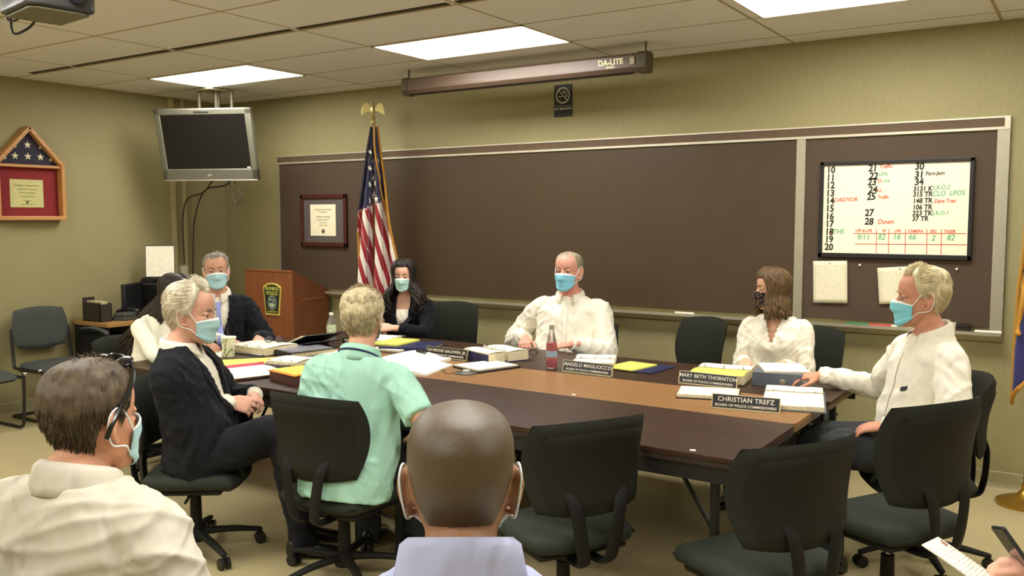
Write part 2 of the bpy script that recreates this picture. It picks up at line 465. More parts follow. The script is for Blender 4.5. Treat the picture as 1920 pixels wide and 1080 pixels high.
o = tag(M().box((0, 0, .018), (.10, .04, .03)).build('cloth_wipe', mat('folded tan cloth', (170, 155, 105), .9, bump=.4), loc=(-.985, D - .045, ZB + .0), bevel=.008), 'folded tan wiping cloth on the tray just behind the seated man', 'cloth')

# ---------------------------------------------------------------- whiteboard
t = thing('whiteboard', 'white dry erase board in a black frame covered with unit numbers', 'whiteboard', (-1.082, D - .02, 1.672))
w, h = .448, .308
fr = M()
for a in ((-w, -h, w, -h + .03), (-w, h - .024, w, h), (-w, -h, -w + .024, h), (w - .024, -h, w, h)): fr.box2((a[0], -.026, a[1]), (a[2], .0, a[3]))
fr.build('frame', mat('black whiteboard frame', (26, 22, 20), .4), t, bevel=.003, smooth=0)
M().box2((-w + .02, -.014, -h + .02), (w - .02, -.001, h - .02)).build('panel', mat('glossy white writing surface', (250, 240, 208), .25, var=.01), t, smooth=0)
wr = {'k': M(), 'r': M(), 'g': M()}
def wb(s, u, v, sz, c='k', rot=0, sh=.1, bold=.0015):
    """u,v in photograph crop fractions of the white area"""
    x = -w + .024 + u * (2 * w - .048); z = h - .024 - v * (2 * h - .054)
    text_into(wr[c], s, sz, face_mtx((x, -.0146, z), (math.cos(rot), 0, math.sin(rot)), (-math.sin(rot), 0, math.cos(rot))) @ Matrix.Diagonal((.88, 1, 1, 1)), 0, 'LEFT', bold, .0003, sh)
for i in range(11): wb(str(10 + i), .018, .05 + i * .0885, .060, 'k', rnd.uniform(-.05, .05), .0, .0022)
for s, v in (('21', .045), ('22', .13), ('23', .20), ('24', .285), ('25', .365), ('27', .545), ('28', .64)): wb(s, .325 + rnd.uniform(-.006, .008) - v * .03, v, .060, 'k', rnd.uniform(-.05, .05), .08, .0022)
for s, v in (('30', .04), ('31', .13), ('34', .21)): wb(s, .64, v, .058, 'k', rnd.uniform(-.04, .04), .06, .0022)
for s, v in (('3131 K', .285), ('315 TR', .345), ('148 TR', .415), ('106 TR', .485), ('323 TK', .55), ('37 TR', .61)): wb(s, .632, v, .042, 'k', .01, .1, .0016)
for s, u, v, z_, c in (('Traffic', .395, .03, .034, 'r'), ('LPA', .395, .115, .034, 'g'), ('SS', .385, .19, .03, 'r'), ('LPA', .425, .19, .026, 'g'), ('LL.', .385, .29, .03, 'r'), ('Traffic', .39, .37, .03, 'r'), ('Down', .395, .645, .044, 'r'), ('LOAD/VOR', .06, .395, .036, 'r'), ('THS', .075, .76, .044, 'g'), ('*', .055, .775, .04, 'r'),
                      ('Pers-Jem', .71, .12, .034, 'k'), ('S.R.O.2', .76, .275, .036, 'g'), ('CLO  LPOS', .76, .34, .042, 'g'), ('Dare Tran', .775, .42, .032, 'r'), ('S.R.O.1', .76, .55, .036, 'g')):
    wb(s, u, v, z_, c, .02, .15, .0008)
for s, u in (('LPR & LPR', .24), ('SP', .43), ('LPR', .515), ('CAMERA', .605), ('SEC', .755), ('TASER', .845)): wb(s, u, .745, .026, 'r', 0, .1, .0008)
for s, u, v in (('9/11', .25, .82), ('82', .4, .815), ('16', .505, .81), ('66', .61, .81), ('2', .765, .82), ('82', .865, .815)): wb(s, u, v, .05, 'g', 0, .2, .0008)
def ln(u0, v0, u1, v1, r=.0022):
    def q(u, v): return V((-w + .024 + u * (2 * w - .048), -.0146, h - .024 - v * (2 * h - .054)))
    wr['r'].tube([q(u0, v0), q(u1, v1)], r, 6, cap='flat')
ln(.225, .775, .99, .765); ln(.24, .895, .995, .885)
for u in (.39, .475, .59, .735, .83): ln(u, .72, u + .003, .995)
wr['k'].build('black_lettering', mat('black marker ink', (30, 26, 22), .6), t, smooth=0)
wr['r'].build('red_lettering', mat('red marker ink', (214, 78, 58), .6), t, smooth=0)
wr['g'].build('green_lettering', mat('green marker ink', (96, 168, 112), .6), t, smooth=0)

# papers pinned under it
def pinned(name, c, wd, ht, rot, label, pinc):
    o = thing(name, label, 'paper', (c[0], D - .0235, c[1]))
    o.rotation_euler = (0, rot, 0)
    M().grid(lambda u, v: V(((u - .5) * wd, -.004 - .006 * (1 - v) ** 2 - .002 * math.sin(u * 3), (v - .5) * ht)), 8, 10).build('sheet', printed('typed list on white paper', (232, 222, 190), (214, 204, 174), .007, 2, .6), o, solid=.001, smooth=60)
    M().ell((0, -.008, ht * .46), (.008, .006, .008), n=8).build('pin', mat('white push pin', pinc, .3), o)
    return o
pinned('pinned_paper', (-1.452, 1.203), .215, .275, R(-2), 'white typed sheet pinned below the left corner of the whiteboard', (220, 215, 200))
pinned('pinned_paper', (-1.02, 1.2), .27, .23, R(-5), 'white typed sheet pinned behind the head of the man at the right table end', (90, 90, 95))
for x, z in ((-1.27, 1.318), (-.71, 1.31)):
    o = M().ell((0, 0, 0), (.008, .008, .008), n=10).cyl((0, 0, 0), (0, .012, 0), .003, n=8).build('push_pin', mat('pearl push pin', (230, 225, 210), .3), loc=(x, D - .03, z))
    tag(o, 'single push pin in the tack board left of the man\'s head' if x < -1 else 'single push pin in the tack board right of the man\'s head', 'pin', 'push pins on the tack board')

# ---------------------------------------------------------------- framed diploma
t = thing('framed_diploma', 'diploma in a dark mahogany frame with grey mat on the left tack board', 'picture', (-6.04, D - .021, 1.597))
w, h = .295, .243
fr = M()
for a in ((-w, -h, w, -h + .04), (-w, h - .04, w, h), (-w, -h, -w + .035, h), (w - .035, -h, w, h)): fr.box2((a[0], -.028, a[1]), (a[2], .0, a[3]))
fr.build('frame', wood('dark mahogany', (62, 26, 22), (82, 36, 28), .35, 'X'), t, bevel=.006, smooth=0)
M().box2((-w + .02, -.012, -h + .02), (w - .02, -.001, h - .02)).build('mat_board', mat('slate grey mat board', (92, 84, 80), .8), t, smooth=0)
ce = M().box2((-.172, -.0145, -.142), (.155, -.0115, .15)).build('certificate', mat('cream diploma paper', (252, 242, 205), .6, var=.02), t, smooth=0)
pr = M()
for s, z, sz in (('STATE OF THE ACADEMY', .10, .019), ('of the department', .078, .014), ('Certificate of Completion', .035, .018), ('has been awarded this degree', .008, .013), ('Science in Justice', -.018, .014), ('with all honors and rights', -.045, .010)):
    text_into(pr, s, sz, face_mtx((-.005, -.0151, z), (1, 0, 0), (0, 0, 1)))
pr.build('printed_text', mat('grey brown print ink', (128, 118, 92), .7), t, smooth=0)
M().cyl((-.005, -.0150, -.1), (-.005, -.0165, -.1), .02, n=24).build('seal', mat('grey embossed seal', (96, 92, 78), .5), t)

# ---------------------------------------------------------------- no smoking sign
t = thing('no_smoking_sign', 'small black no smoking sign with white symbol above the chalkboard', 'sign', (-3.483, D - .001, 2.519))
M().box2((-.08, -.008, -.122), (.08, 0, .122)).build('plate', mat('black engraved plastic', (34, 31, 26), .5), t, bevel=.003, smooth=0)
g = M(); Z0 = .04
for k in range(40):
    a0, a1 = 2 * PI * k / 40, 2 * PI * (k + 1) / 40
    g.prism([(.052 * math.cos(a0), -.0078, Z0 + .052 * math.sin(a0)), (.062 * math.cos(a0), -.0078, Z0 + .062 * math.sin(a0)), (.062 * math.cos(a1), -.0078, Z0 + .062 * math.sin(a1)), (.052 * math.cos(a1), -.0078, Z0 + .052 * math.sin(a1))], (0, -.0012, 0))
g.tube([(-.042, -.009, Z0 + .042), (.042, -.009, Z0 - .042)], .0045, 6)
g.box((-.022, -.0085, Z0 - .008), (.034, .0012, .009)).box((.03, -.0085, Z0 - .008), (.02, .0012, .009))
for pts in ([(.008, Z0 + .012), (0, Z0 + .025), (.012, Z0 + .034)], [(.022, Z0 + .006), (.014, Z0 + .018), (.026, Z0 + .03)], [(.036, Z0 + .0), (.034, Z0 + .014), (.038, Z0 + .02)]):
    g.tube([(x, -.009, z) for x, z in pts], .003, 6, sub=3)
text_into(g, 'NO SMOKING', .0235, face_mtx((0, -.0085, -.062), (1, 0, 0), (0, 0, 1)), 0, 'CENTER', .0004)
g.box((0, -.0085, -.040), (.135, .001, .002))
g.build('symbol', mat('pale grey sign print', (196, 188, 170), .6), t, smooth=0)

# ---------------------------------------------------------------- projection screen housing
t = thing('projection_screen', 'long brown roll up projection screen case hanging from two ceiling rods', 'projection screen', (-3.533, 5.42, 2.64))
L = 1.035
prof = [(-.05, .045), (-.056, -.035), (-.03, -.062), (.035, -.062), (.05, -.03), (.05, .045), (.03, .056), (-.03, .056)]
M().prism([(-L + .05, y, z) for y, z in prof], (2 * L - .12, 0, 0)).build('case', mat('brown wood grain laminate case', (92, 74, 60), .45, var=.12, scale=8, stretch=(.3, 6, 6)), t, bevel=.004, smooth=0)
pc = [(y * 1.16, z * 1.16) for y, z in prof]
M().prism([(-L, y, z) for y, z in pc], (.05, 0, 0)).build('end_cap', mat('dark olive plastic end cap', (74, 66, 44), .5), t, bevel=.004, smooth=0)
M().prism([(L - .07, y, z) for y, z in pc], (.07, 0, 0)).build('end_cap', mat('dark olive plastic end cap', (74, 66, 44), .5), t, bevel=.004, smooth=0)
M().box((L - .10, -.055, .006), (.035, .012, .05)).build('bracket', mat('dull steel bracket', (140, 132, 108), .4, .4), t, bevel=.002)
M().tube([(-L + .1, -.005, -.064), (L - .12, -.005, -.064)], .009, 8).build('screen_slat', mat('dark slat', (40, 30, 20), .6), t)
g = M(); text_into(g, 'DA-LITE', .052, face_mtx((L - .26, -.0545, .008), (1, 0, 0), (0, -.08, 1)), 0, 'CENTER', .0018)
text_into(g, 'SCREEN', .018, face_mtx((L - .26, -.0555, -.024), (1, 0, 0), (0, -.08, 1)), 0, 'CENTER', .0005)
g.build('label', mat('cream maker label', (240, 228, 180), .5), t, smooth=0)
for x in (-L + .03, L - .03):
    M().tube([(x, 0, .05), (x, 0, H - 2.64)], .006, 8).build('rod', mat('dark hanger rod', (70, 58, 40), .5), t)

# ---------------------------------------------------------------- ceiling projector
t = thing('projector', 'black ceiling mounted projector with trailing cables at the top left', 'projector', (-4.02, 2.27, 2.54), R(-8))
M().prism([(-.17, -.14, 0), (.15, -.15, 0), (.18, -.12, 0), (.18, .12, 0), (.15, .15, 0), (-.17, .14, 0)], (0, 0, .10)).build('body', mat('black projector shell', (46, 46, 46), .35, bump=.02), t, bevel=.014, seg=3, smooth=50)
M().prism([(-.15, -.12, 0), (.13, -.13, 0), (.155, -.10, 0), (.155, .10, 0), (.13, .13, 0), (-.15, .12, 0)], (0, 0, -.012)).build('base_plate', mat('olive grey underside', (104, 100, 78), .6), t, bevel=.004)
M().prism([(-.17, -.15, .098), (.16, -.15, .098), (.18, -.12, .098), (.18, .12, .098), (.16, .15, .098), (-.17, .15, .098)], (0, 0, .016)).build('top_cover', mat('pale silver top cover', (190, 188, 176), .3, .2), t, bevel=.006)
M().cyl((.17, .05, .055), (.21, .05, .055), .035, .032, 20).build('lens', mat('dark lens glass', (20, 20, 30), .1, coat=1), t)
M().cyl((0, 0, .11), (0, 0, H - 2.54), .02, n=16).build('mount_pole', mat('black mount pole', (30, 30, 30), .5), t)
M().cyl((0, 0, H - 2.56), (0, 0, H - 2.54), .07, n=24).build('ceiling_plate', mat('black mount pole', (30, 30, 30), .5), t)
g = M().box((-.172, -.02, .04), (.006, .2, .05))
g.build('port_panel', mat('grey port panel', (96, 94, 84), .5), t, bevel=.002)
for k, pts in enumerate(([(-.17, -.08, .06), (-.24, -.1, .03), (-.30, -.06, .08), (-.34, -.02, .228)], [(-.17, -.03, .05), (-.23, -.05, -.0), (-.31, -.06, .03), (-.35, 0, .228)], [(-.17, .03, .03), (-.22, .0, -.03), (-.28, -.05, -.05), (-.36, -.02, .1), (-.36, 0, .228)])):
    M().tube(pts, .006, 8, sub=6).build('cable', mat('black cable jacket', (28, 26, 24), .5), t)

# ---------------------------------------------------------------- television
tvm = Matrix.Translation((-6.57, 5.1, 2.265))
t = thing('television', 'grey framed flat television hanging in the corner, switched off', 'television', (-6.57, 5.10, 2.265))
t.rotation_euler = (R(14), R(0), R(25))
w, h = .445, .315
fr = M()
for a in ((-w, -h, w, -h + .105), (-w, h - .055, w, h), (-w, -h, -w + .055, h), (w - .055, -h, w, h)): fr.box2((a[0], -.035, a[1]), (a[2], .02, a[3]))
fr.build('bezel', mat('grey silver television bezel', (112, 110, 96), .38, .25, var=.04), t, bevel=.01, seg=3, smooth=40)
M().box2((-w + .05, -.028, -h + .1), (w - .05, .0, h - .05)).build('screen', mat('black lcd screen', (18, 17, 18), .22, var=.02), t, smooth=0)
M().box2((-w + .06, .0, -h + .05), (w - .06, .085, h - .05)).build('back_shell', mat('dark grey television back', (50, 48, 44), .6), t, bevel=.03, seg=3)
M().tube([(-w + .01, -.034, -h + .003), (w - .01, -.034, -h + .003)], .006, 8).build('bottom_trim', mat('bright silver trim', (210, 206, 190), .25, .7), t)
M().box((0, -.036, h - .028), (.14, .004, .014)).build('sensor_bar', mat('dark sensor window', (50, 48, 42), .3), t, bevel=.002)
g = M(); text_into(g, 'JVC', .026, face_mtx((0, -.0365, -h + .05), (1, 0, 0), (0, 0, 1)), 0, 'CENTER', .0006)
g.build('badge', mat('pale badge lettering', (190, 188, 176), .4), t, smooth=0)
M().box((w - .075, -.03, -h + .115), (.03, .004, .012)).build('sticker', mat('white sticker', (225, 220, 205), .5), t)
t = thing('television_mount', 'ceiling bracket holding the television in the corner', 'bracket', (-6.66, 5.23, H))
M().box((0, 0, -.012), (.22, .22, .02)).build('ceiling_plate', mat('beige painted steel', (160, 148, 116), .5), t, bevel=.003)
for dx in (-.14, .02, .17):
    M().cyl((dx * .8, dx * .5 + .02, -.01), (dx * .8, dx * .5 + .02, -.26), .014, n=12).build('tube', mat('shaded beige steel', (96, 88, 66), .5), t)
M().box((0, .05, -.45), (.3, .03, .3), rz=R(35)).build('wall_plate', mat('dark bracket plate', (60, 56, 46), .5), t, bevel=.004)
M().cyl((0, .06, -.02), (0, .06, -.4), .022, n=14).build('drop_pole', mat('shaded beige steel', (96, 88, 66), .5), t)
# cable raceways down the left wall
for i, (y, w2, lb) in enumerate(((5.375, .05, 'beige cable raceway on the left wall below the television, left one'), (5.50, .03, 'narrow beige cable raceway on the left wall below the television, right one'))):
    z0 = .75 if i == 0 else 1.12
    o = tag(M().box2((0, -w2 / 2, z0), (.028, w2 / 2, H - .002)).build('cable_raceway', mat('beige raceway plastic', (176, 164, 118), .5), loc=(XL, y, 0), bevel=.004), lb, 'raceway', 'cable raceways')
t = thing('outlet_box', 'small pale wall outlet box with plugged in adapter under the cable raceway', 'outlet', (XL, 5.46, 1.10))
M().box((.025, 0, 0), (.05, .075, .115)).build('box', mat('ivory outlet box', (214, 204, 170), .5), t, bevel=.004)
M().box((.05, .01, -.10), (.06, .08, .07)).build('adapter', mat('black power adapter', (24, 24, 26), .5), t, bevel=.006)
TVROOT = [o for o in bpy.data.objects if o.name == 'television'][0]
for i, pts in enumerate(([(-6.66, 5.24, 1.99), (-6.9, 5.3, 1.86), (-7.25, 5.38, 1.80), (-7.395, 5.43, 1.6), (-7.40, 5.435, 1.3), (-7.415, 5.45, 1.18)],
                         [(-6.50, 5.32, 1.99), (-6.75, 5.42, 1.92), (-7.2, 5.54, 1.88), (-7.39, 5.56, 1.6), (-7.41, 5.545, 1.2), (-7.43, 5.55, .96)],
                         [(-6.46, 5.22, 2.0), (-6.44, 5.24, 1.85), (-6.38, 5.24, 1.74), (-6.34, 5.26, 1.80), (-6.4, 5.25, 1.93), (-6.42, 5.24, 2.0)])):
    o = M().tube(pts, .007 if i != 2 else .005, 8, sub=8).build('television_cable' if i < 2 else 'hanging_cable', mat('brown black cable', (52, 44, 32), .6))
    if i < 2: tag(o, ('black cable running from the television down the left raceway', 'black cable crossing from the television to the right raceway')[i], 'cable', 'television cables')
    else:
        o.parent = TVROOT; bpy.context.view_layer.update(); o.matrix_parent_inverse = TVROOT.matrix_world.inverted()

# ---------------------------------------------------------------- flag shadow box on left wall
t = thing('flag_shadow_box', 'oak shadow box with folded starry flag above a red matted certificate', 'display case', (XL, 3.985, 1.605), PI / 2)
# local x -> +Y world, local -y -> +X world
OAK = wood('honey oak moulding', (176, 124, 68), (198, 146, 86), .4, 'X')
hw, hb, pk = .28, .455, .765
def bar(a, b, wd=.032, dep=.085, name='side'):
    a, b = V((a[0], 0, a[1])), V((b[0], 0, b[1])); d = (b - a).normalized(); n = V((d.z, 0, -d.x))
    M().prism([a - n * wd / 2, b - n * wd / 2, b + n * wd / 2, a + n * wd / 2], (0, -dep, 0)).build(name, OAK, t, bevel=.005, smooth=0)
bar((-hw, .015), (hw, .015), .034, .095, 'bottom_rail'); bar((-hw + .01, .02), (-hw + .01, hb)); bar((hw - .01, .02), (hw - .01, hb))
bar((-hw + .0, hb - .005), (.006, pk), .034, .085, 'gable'); bar((hw - .0, hb - .005), (-.006, pk), .034, .085, 'gable'); bar((-hw + .02, hb - .01), (hw - .02, hb - .01), .024, .07, 'cross_rail')
M().prism([(-hw + .01, -.004, .02), (hw - .01, -.004, .02), (hw - .01, -.004, hb), (-hw + .01, -.004, hb)], (0, -.012, 0)).build('red_mat', mat('crimson mat board', (128, 28, 30), .8, var=.05), t, smooth=0)
M().prism([(-hw + .02, -.004, hb), (hw - .02, -.004, hb), (0, -.004, pk - .01)], (0, -.03, 0)).build('folded_flag', mat('navy flag cloth', (46, 42, 58), .85, bump=.2), t, bevel=.006)
g = M()
def star(g, c, r, y=-.035, rot=0, t_=.001):
    pts = []
    for k in range(10):
        a = PI / 2 + k * PI / 5 + rot; q = r if k % 2 == 0 else r * .4
        pts.append((c[0] + q * math.cos(a), y, c[1] + q * math.sin(a)))
    g.prism(pts, (0, -t_, 0))
for c in ((0, .62), (-.105, .525), (0, .525), (.105, .525)): star(g, c, .032)
star(g, (-.105, .605), .022); star(g, (.105, .605), .018); star(g, (.19, .505), .02); star(g, (-.19, .505), .02)
g.build('star_pattern', mat('cream star embroidery', (222, 214, 180), .8), t, smooth=0)
M().box2((-.15, -.02, .105), (.125, -.016, .335)).build('certificate', mat('pale green certificate', (196, 190, 128), .7), t, smooth=0)
g = M()
text_into(g, 'Certificate of Appreciation', .019, face_mtx((-.012, -.0205, .285), (1, 0, 0), (0, 0, 1)))
for z, s_ in ((.255, 'this flag was flown over the capitol'), (.225, 'in honor of the department'), (.195, 'and its officers in service'), (.16, 'with gratitude'), (.13, 'presented on this day')):
    text_into(g, s_, .012, face_mtx((-.012, -.0205, z), (1, 0, 0), (0, 0, 1)))
g.ell((-.012, -.0205, .145), (.011, .001, .013), n=8)
g.build('printed_text', mat('dark certificate ink', (92, 88, 48), .7), t, smooth=0)
# ================================================================ FURNITURE
TZ = .74
DARKT = wood('walnut laminate', (47, 30, 20), (66, 43, 28), .42, 'X', 1.0, spec=.32)
LITET = wood('oak laminate', (136, 97, 56), (150, 109, 66), .40, 'X', 1.0, spec=.35, grain=.7)
BLK = mat('black powder coated steel', (20, 19, 18), .45)
def conf_table(x0, x1, y0, y1, top, edge, label):
    cx, cy = (x0 + x1) / 2, (y0 + y1) / 2; L, W = x1 - x0 - .003, y1 - y0 - .003
    t = thing('folding_table', label, 'table', (cx, cy, 0), 0, 'folding tables pushed together')
    r = .03
    def rr(l, w, r, z):
        return [(sx * (l / 2 - r) + r * math.cos(a), sy * (w / 2 - r) + r * math.sin(a), z) for sx, sy, a0 in ((1, 1, 0), (-1, 1, 90), (-1, -1, 180), (1, -1, 270)) for a in [R(a0 + k * 22.5) for k in range(5)]]
    M().prism(rr(L, W, r, TZ - .022), (0, 0, .022)).build('tabletop', top, t, bevel=.002, smooth=30)
    M().prism(rr(L - .004, W - .004, r, TZ - .042), (0, 0, .0195)).build('edge_band', edge, t, smooth=30)
    M().box2((-L / 2 + .03, -W / 2 + .012, TZ - .105), (L / 2 - .03, -W / 2 + .03, TZ - .042)).box2((-L / 2 + .03, W / 2 - .03, TZ - .105), (L / 2 - .03, W / 2 - .012, TZ - .042)).build('apron', BLK, t)
    for sx in (-1, 1):
        x = sx * (L / 2 - .13)
        for sy in (-1, 1):
            M().box2((x - .016, sy * (W / 2 - .085) - .016, .004), (x + .016, sy * (W / 2 - .085) + .016, TZ - .05)).cyl((x, sy * (W / 2 - .085), 0), (x, sy * (W / 2 - .085), .012), .02, n=12).build('leg', BLK, t, bevel=.004)
        M().box2((x - .012, -W / 2 + .1, .16), (x + .012, W / 2 - .1, .185)).build('cross_bar', BLK, t)
        M().tube([(x, 0, .175), (x - sx * .33, 0, TZ - .05)], .010, 8).build('brace', BLK, t)
    return t
XA, XB, XC = -4.92, -2.885, -1.05
EDGE_D = mat('dark brown edge banding', (40, 28, 20), .5)
EDGE_L = mat('brown edge banding', (116, 92, 62), .5)
Y1, Y2, Y3, Y4 = 3.10, 3.785, 4.338, 5.04
conf_table(XA, XB, Y1, Y2, DARKT, EDGE_D, 'dark walnut folding table in front of the man in the mint polo')
conf_table(XB, XC + .005, Y1, Y2, DARKT, EDGE_D, 'bare dark walnut folding table nearest the empty front chairs')
conf_table(XA, XB, Y2, Y3, LITET, EDGE_L, 'light oak folding table at the left with cup, phone and papers')
conf_table(XB, XC, Y2, Y3, LITET, EDGE_L, 'light oak folding table at the right holding the front name plate')
conf_table(XA, XB, Y3, Y4, DARKT, EDGE_L, 'dark walnut folding table in front of the woman in the black blazer')
conf_table(XB, XC + .01, Y3, Y4, DARKT, EDGE_L, 'dark walnut folding table in front of the man with the red bottle')

# ---------------------------------------------------------------- task chairs
SEATF = mat('charcoal green seat fabric', (46, 50, 42), .85, spec=.2, var=.10, scale=60, bump=.25, bscale=350)
BACKF = mat('charcoal back fabric', (35, 36, 28), .85, spec=.2, var=.08, scale=60, bump=.2, bscale=350)
SHELLM = mat('black moulded plastic', (26, 25, 19), .65, spec=.25, var=.06)
SUPM = mat('dark support bracket', (18, 17, 14), .6, spec=.25)
CHROME = mat('chrome gas column', (190, 185, 170), .2, 1.0, var=.02)
def pillow(w, h, d, k=.55, n=20, m=14, curve=lambda x, z: 0, taper=0, edge=2.6):
    """rounded cushion standing in the XZ plane, thickness along Y"""
    g = M()
    def pt(u, v, side):
        a, b = 2 * u - 1, 2 * v - 1
        x = a * math.sqrt(1 - k * b * b / 2) * w / 2 * (1 - taper * (1 - v)); z = b * math.sqrt(1 - k * a * a / 2) * h / 2
        r = max(abs(a), abs(b)); th = d / 2 * (max(0, 1 - r ** (edge * 2))) ** .5
        return V((x, side * th + curve(x, z), z))
    g.grid(lambda u, v: pt(u, v, 1), n, m); g.grid(lambda u, v: pt(u, v, -1), n, m)
    bm_weld(g)
    return g
def bm_weld(g, dist=1e-4):
    me = g.mesh('t'); bm = bmesh.new(); bm.from_mesh(me); bmesh.ops.remove_doubles(bm, verts=bm.verts, dist=dist)
    bmesh.ops.recalc_face_normals(bm, faces=bm.faces)
    g.v = [tuple(v.co) for v in bm.verts]; bm.verts.index_update()
    g.f = [tuple(v.index for v in f.verts) for f in bm.faces]; g.m = [f.material_index for f in bm.faces]
    bm.free(); bpy.data.meshes.remove(me)
def task_chair_at(name, label, x, y, yaw, zseat=.45, ztop=.90, rec=8, width=.49, lower=False):
    t = thing(name, label, 'chair', (x, y, 0), R(yaw - 90), 'black office task chairs')
    zs = zseat
    # seat cushion
    g = M()
    def seat(u, v, s):
        a, b = 2 * u - 1, 2 * v - 1; k = .5
        X = a * math.sqrt(1 - k * b * b / 2) * .245; Y = b * math.sqrt(1 - k * a * a / 2) * .235 + .02
        r = max(abs(a), abs(b)); th = .042 * (max(0, 1 - r ** 6)) ** .5
        return V((X, Y, zs - .042 + s * th - (.022 * max(0, b) ** 3) + .010 * (abs(a) ** 3) - .008 * (1 - r)))
    g.grid(lambda u, v: seat(u, v, 1), 22, 22); g.grid(lambda u, v: seat(u, v, -1), 22, 22); bm_weld(g)
    g.build('seat', SEATF, t, smooth=80)
    M().prism([(-.19, -.16, zs - .10), (.19, -.16, zs - .10), (.2, .17, zs - .10), (-.2, .17, zs - .10)], (0, 0, .028)).build('seat_pan', SHELLM, t, bevel=.012)
    # backrest, curved round the sitter
    hb = ztop - zs - .075; zc = ztop - hb / 2; tr = math.tan(R(rec)); RC = .40
    def cv(x, z): return -.235 + (RC - math.sqrt(max(.01, RC * RC - x * x))) * (1.0 + .25 * z / hb) - tr * (z + hb / 2) + .03 * math.sin((z / hb + .5) * PI)
    bp = pillow(width, hb, .052, .42, 26, 20, cv, .10)
    rest = bp.build('backrest', BACKF, t, loc=(0, 0, zc), smooth=80)
    sh = pillow(width - .075, hb - .07, .03, .42, 24, 18, lambda x, z: cv(x, z) - .019, .10)
    sh.build('back_shell', SHELLM, t, loc=(0, 0, zc - .008), smooth=80)
    # V shaped support
    zb = zc - hb / 2
    for s in (-1, 1):
        M().tube([(s * .105, -.236, zb + .10), (s * .092, -.258, zb + .03), (s * .066, -.258, zs - .04), (s * .05, -.225, zs - .105), (s * .04, -.08, zs - .115)], [(.027, .008), (.028, .010), (.028, .011), (.027, .012), (.024, .012)], 12, ref=(1, 0, 0), sub=4).build('back_support', SUPM, t, smooth=60)
    M().box((0, .0, zs - .115), (.13, .2, .04)).build('tilt_mechanism', SHELLM, t, bevel=.008)
    M().tube([(.06, 0, zs - .11), (.2, .02, zs - .11), (.24, .02, zs - .115)], .007, 8).build('lever', SHELLM, t)
    M().cyl((0, 0, zs - .12), (0, 0, .26), .014, n=16).build('gas_column', CHROME, t)
    M().cyl((0, 0, .28), (0, 0, .075), .026, .03, 18).build('column_cover', SHELLM, t)
    b = M().cyl((0, 0, .06), (0, 0, .125), .045, .04, 20)
    arms = [(R(90 + 72 * k + 20), ) for k in range(5)]
    for (a,) in arms:
        c, s = math.cos(a), math.sin(a)
        b.tube([(0.03 * c, .03 * s, .10), (.17 * c, .17 * s, .092), (.30 * c, .30 * s, .07)], [(.024, .018), (.02, .015), (.016, .012)], 10, ref=(-s, c, 0), sub=3)
    b.build('star_base', SHELLM, t, smooth=50)
    for (a,) in arms:
        c, s = math.cos(a), math.sin(a); w = M()
        for q in (-1, 1): w.cyl((.30 * c - s * q * .008, .30 * s + c * q * .008, .027), (.30 * c - s * q * .024, .30 * s + c * q * .024, .027), .027, n=16)
        w.cyl((.30 * c, .30 * s, .03), (.30 * c, .30 * s, .075), .008, n=8)
        w.build('caster', BLK, t)
    return t
CH = task_chair_at
CH('office_chair', 'black office chair under the man in the mint polo shirt', -2.78, 2.84, 93, .43, .885, 8, .56)
CH('office_chair', 'empty black office chair at the front, directly right of the shaved head', -1.70, 2.94, 150, .455, .90, 8, .54)
CH('office_chair', 'empty black office chair at the front between two other empty chairs', -.955, 3.03, 152, .455, .905, 8, .58)
CH('office_chair', 'empty black office chair at the front beside the man in white at the table end', -.65, 3.71, 152, .465, .955, 8, .56)
CH('office_chair', 'black office chair under the grey haired man in the dark suit seen from the side', -3.60, 2.67, 38, .435, .855, 14, .5)
CH('office_chair', 'black office chair under the man in white at the right table end', -.655, 4.47, 206, .45, .905, 8, .48)
CH('office_chair', 'black office chair under the woman in the white blouse', -1.52, 5.40, -100, .46, .945, 12)
CH('office_chair', 'empty black office chair turned sideways in front of the chalkboard', -2.29, 5.45, -118, .46, .955, 10)
CH('office_chair', 'black office chair under the large man in the white shirt behind the red bottle', -3.02, 5.42, -85, .45, .88, 8)
CH('office_chair', 'black office chair behind the woman in the black blazer', -4.20, 5.38, -80, .47, .96, 6)
CH('office_chair', 'black office chair under the man in suit and blue tie', -5.24, 4.24, -38, .45, .93, 8)
CH('office_chair', 'black office chair under the woman with long dark hair writing', -5.20, 3.48, 10, .44, .84, 8)

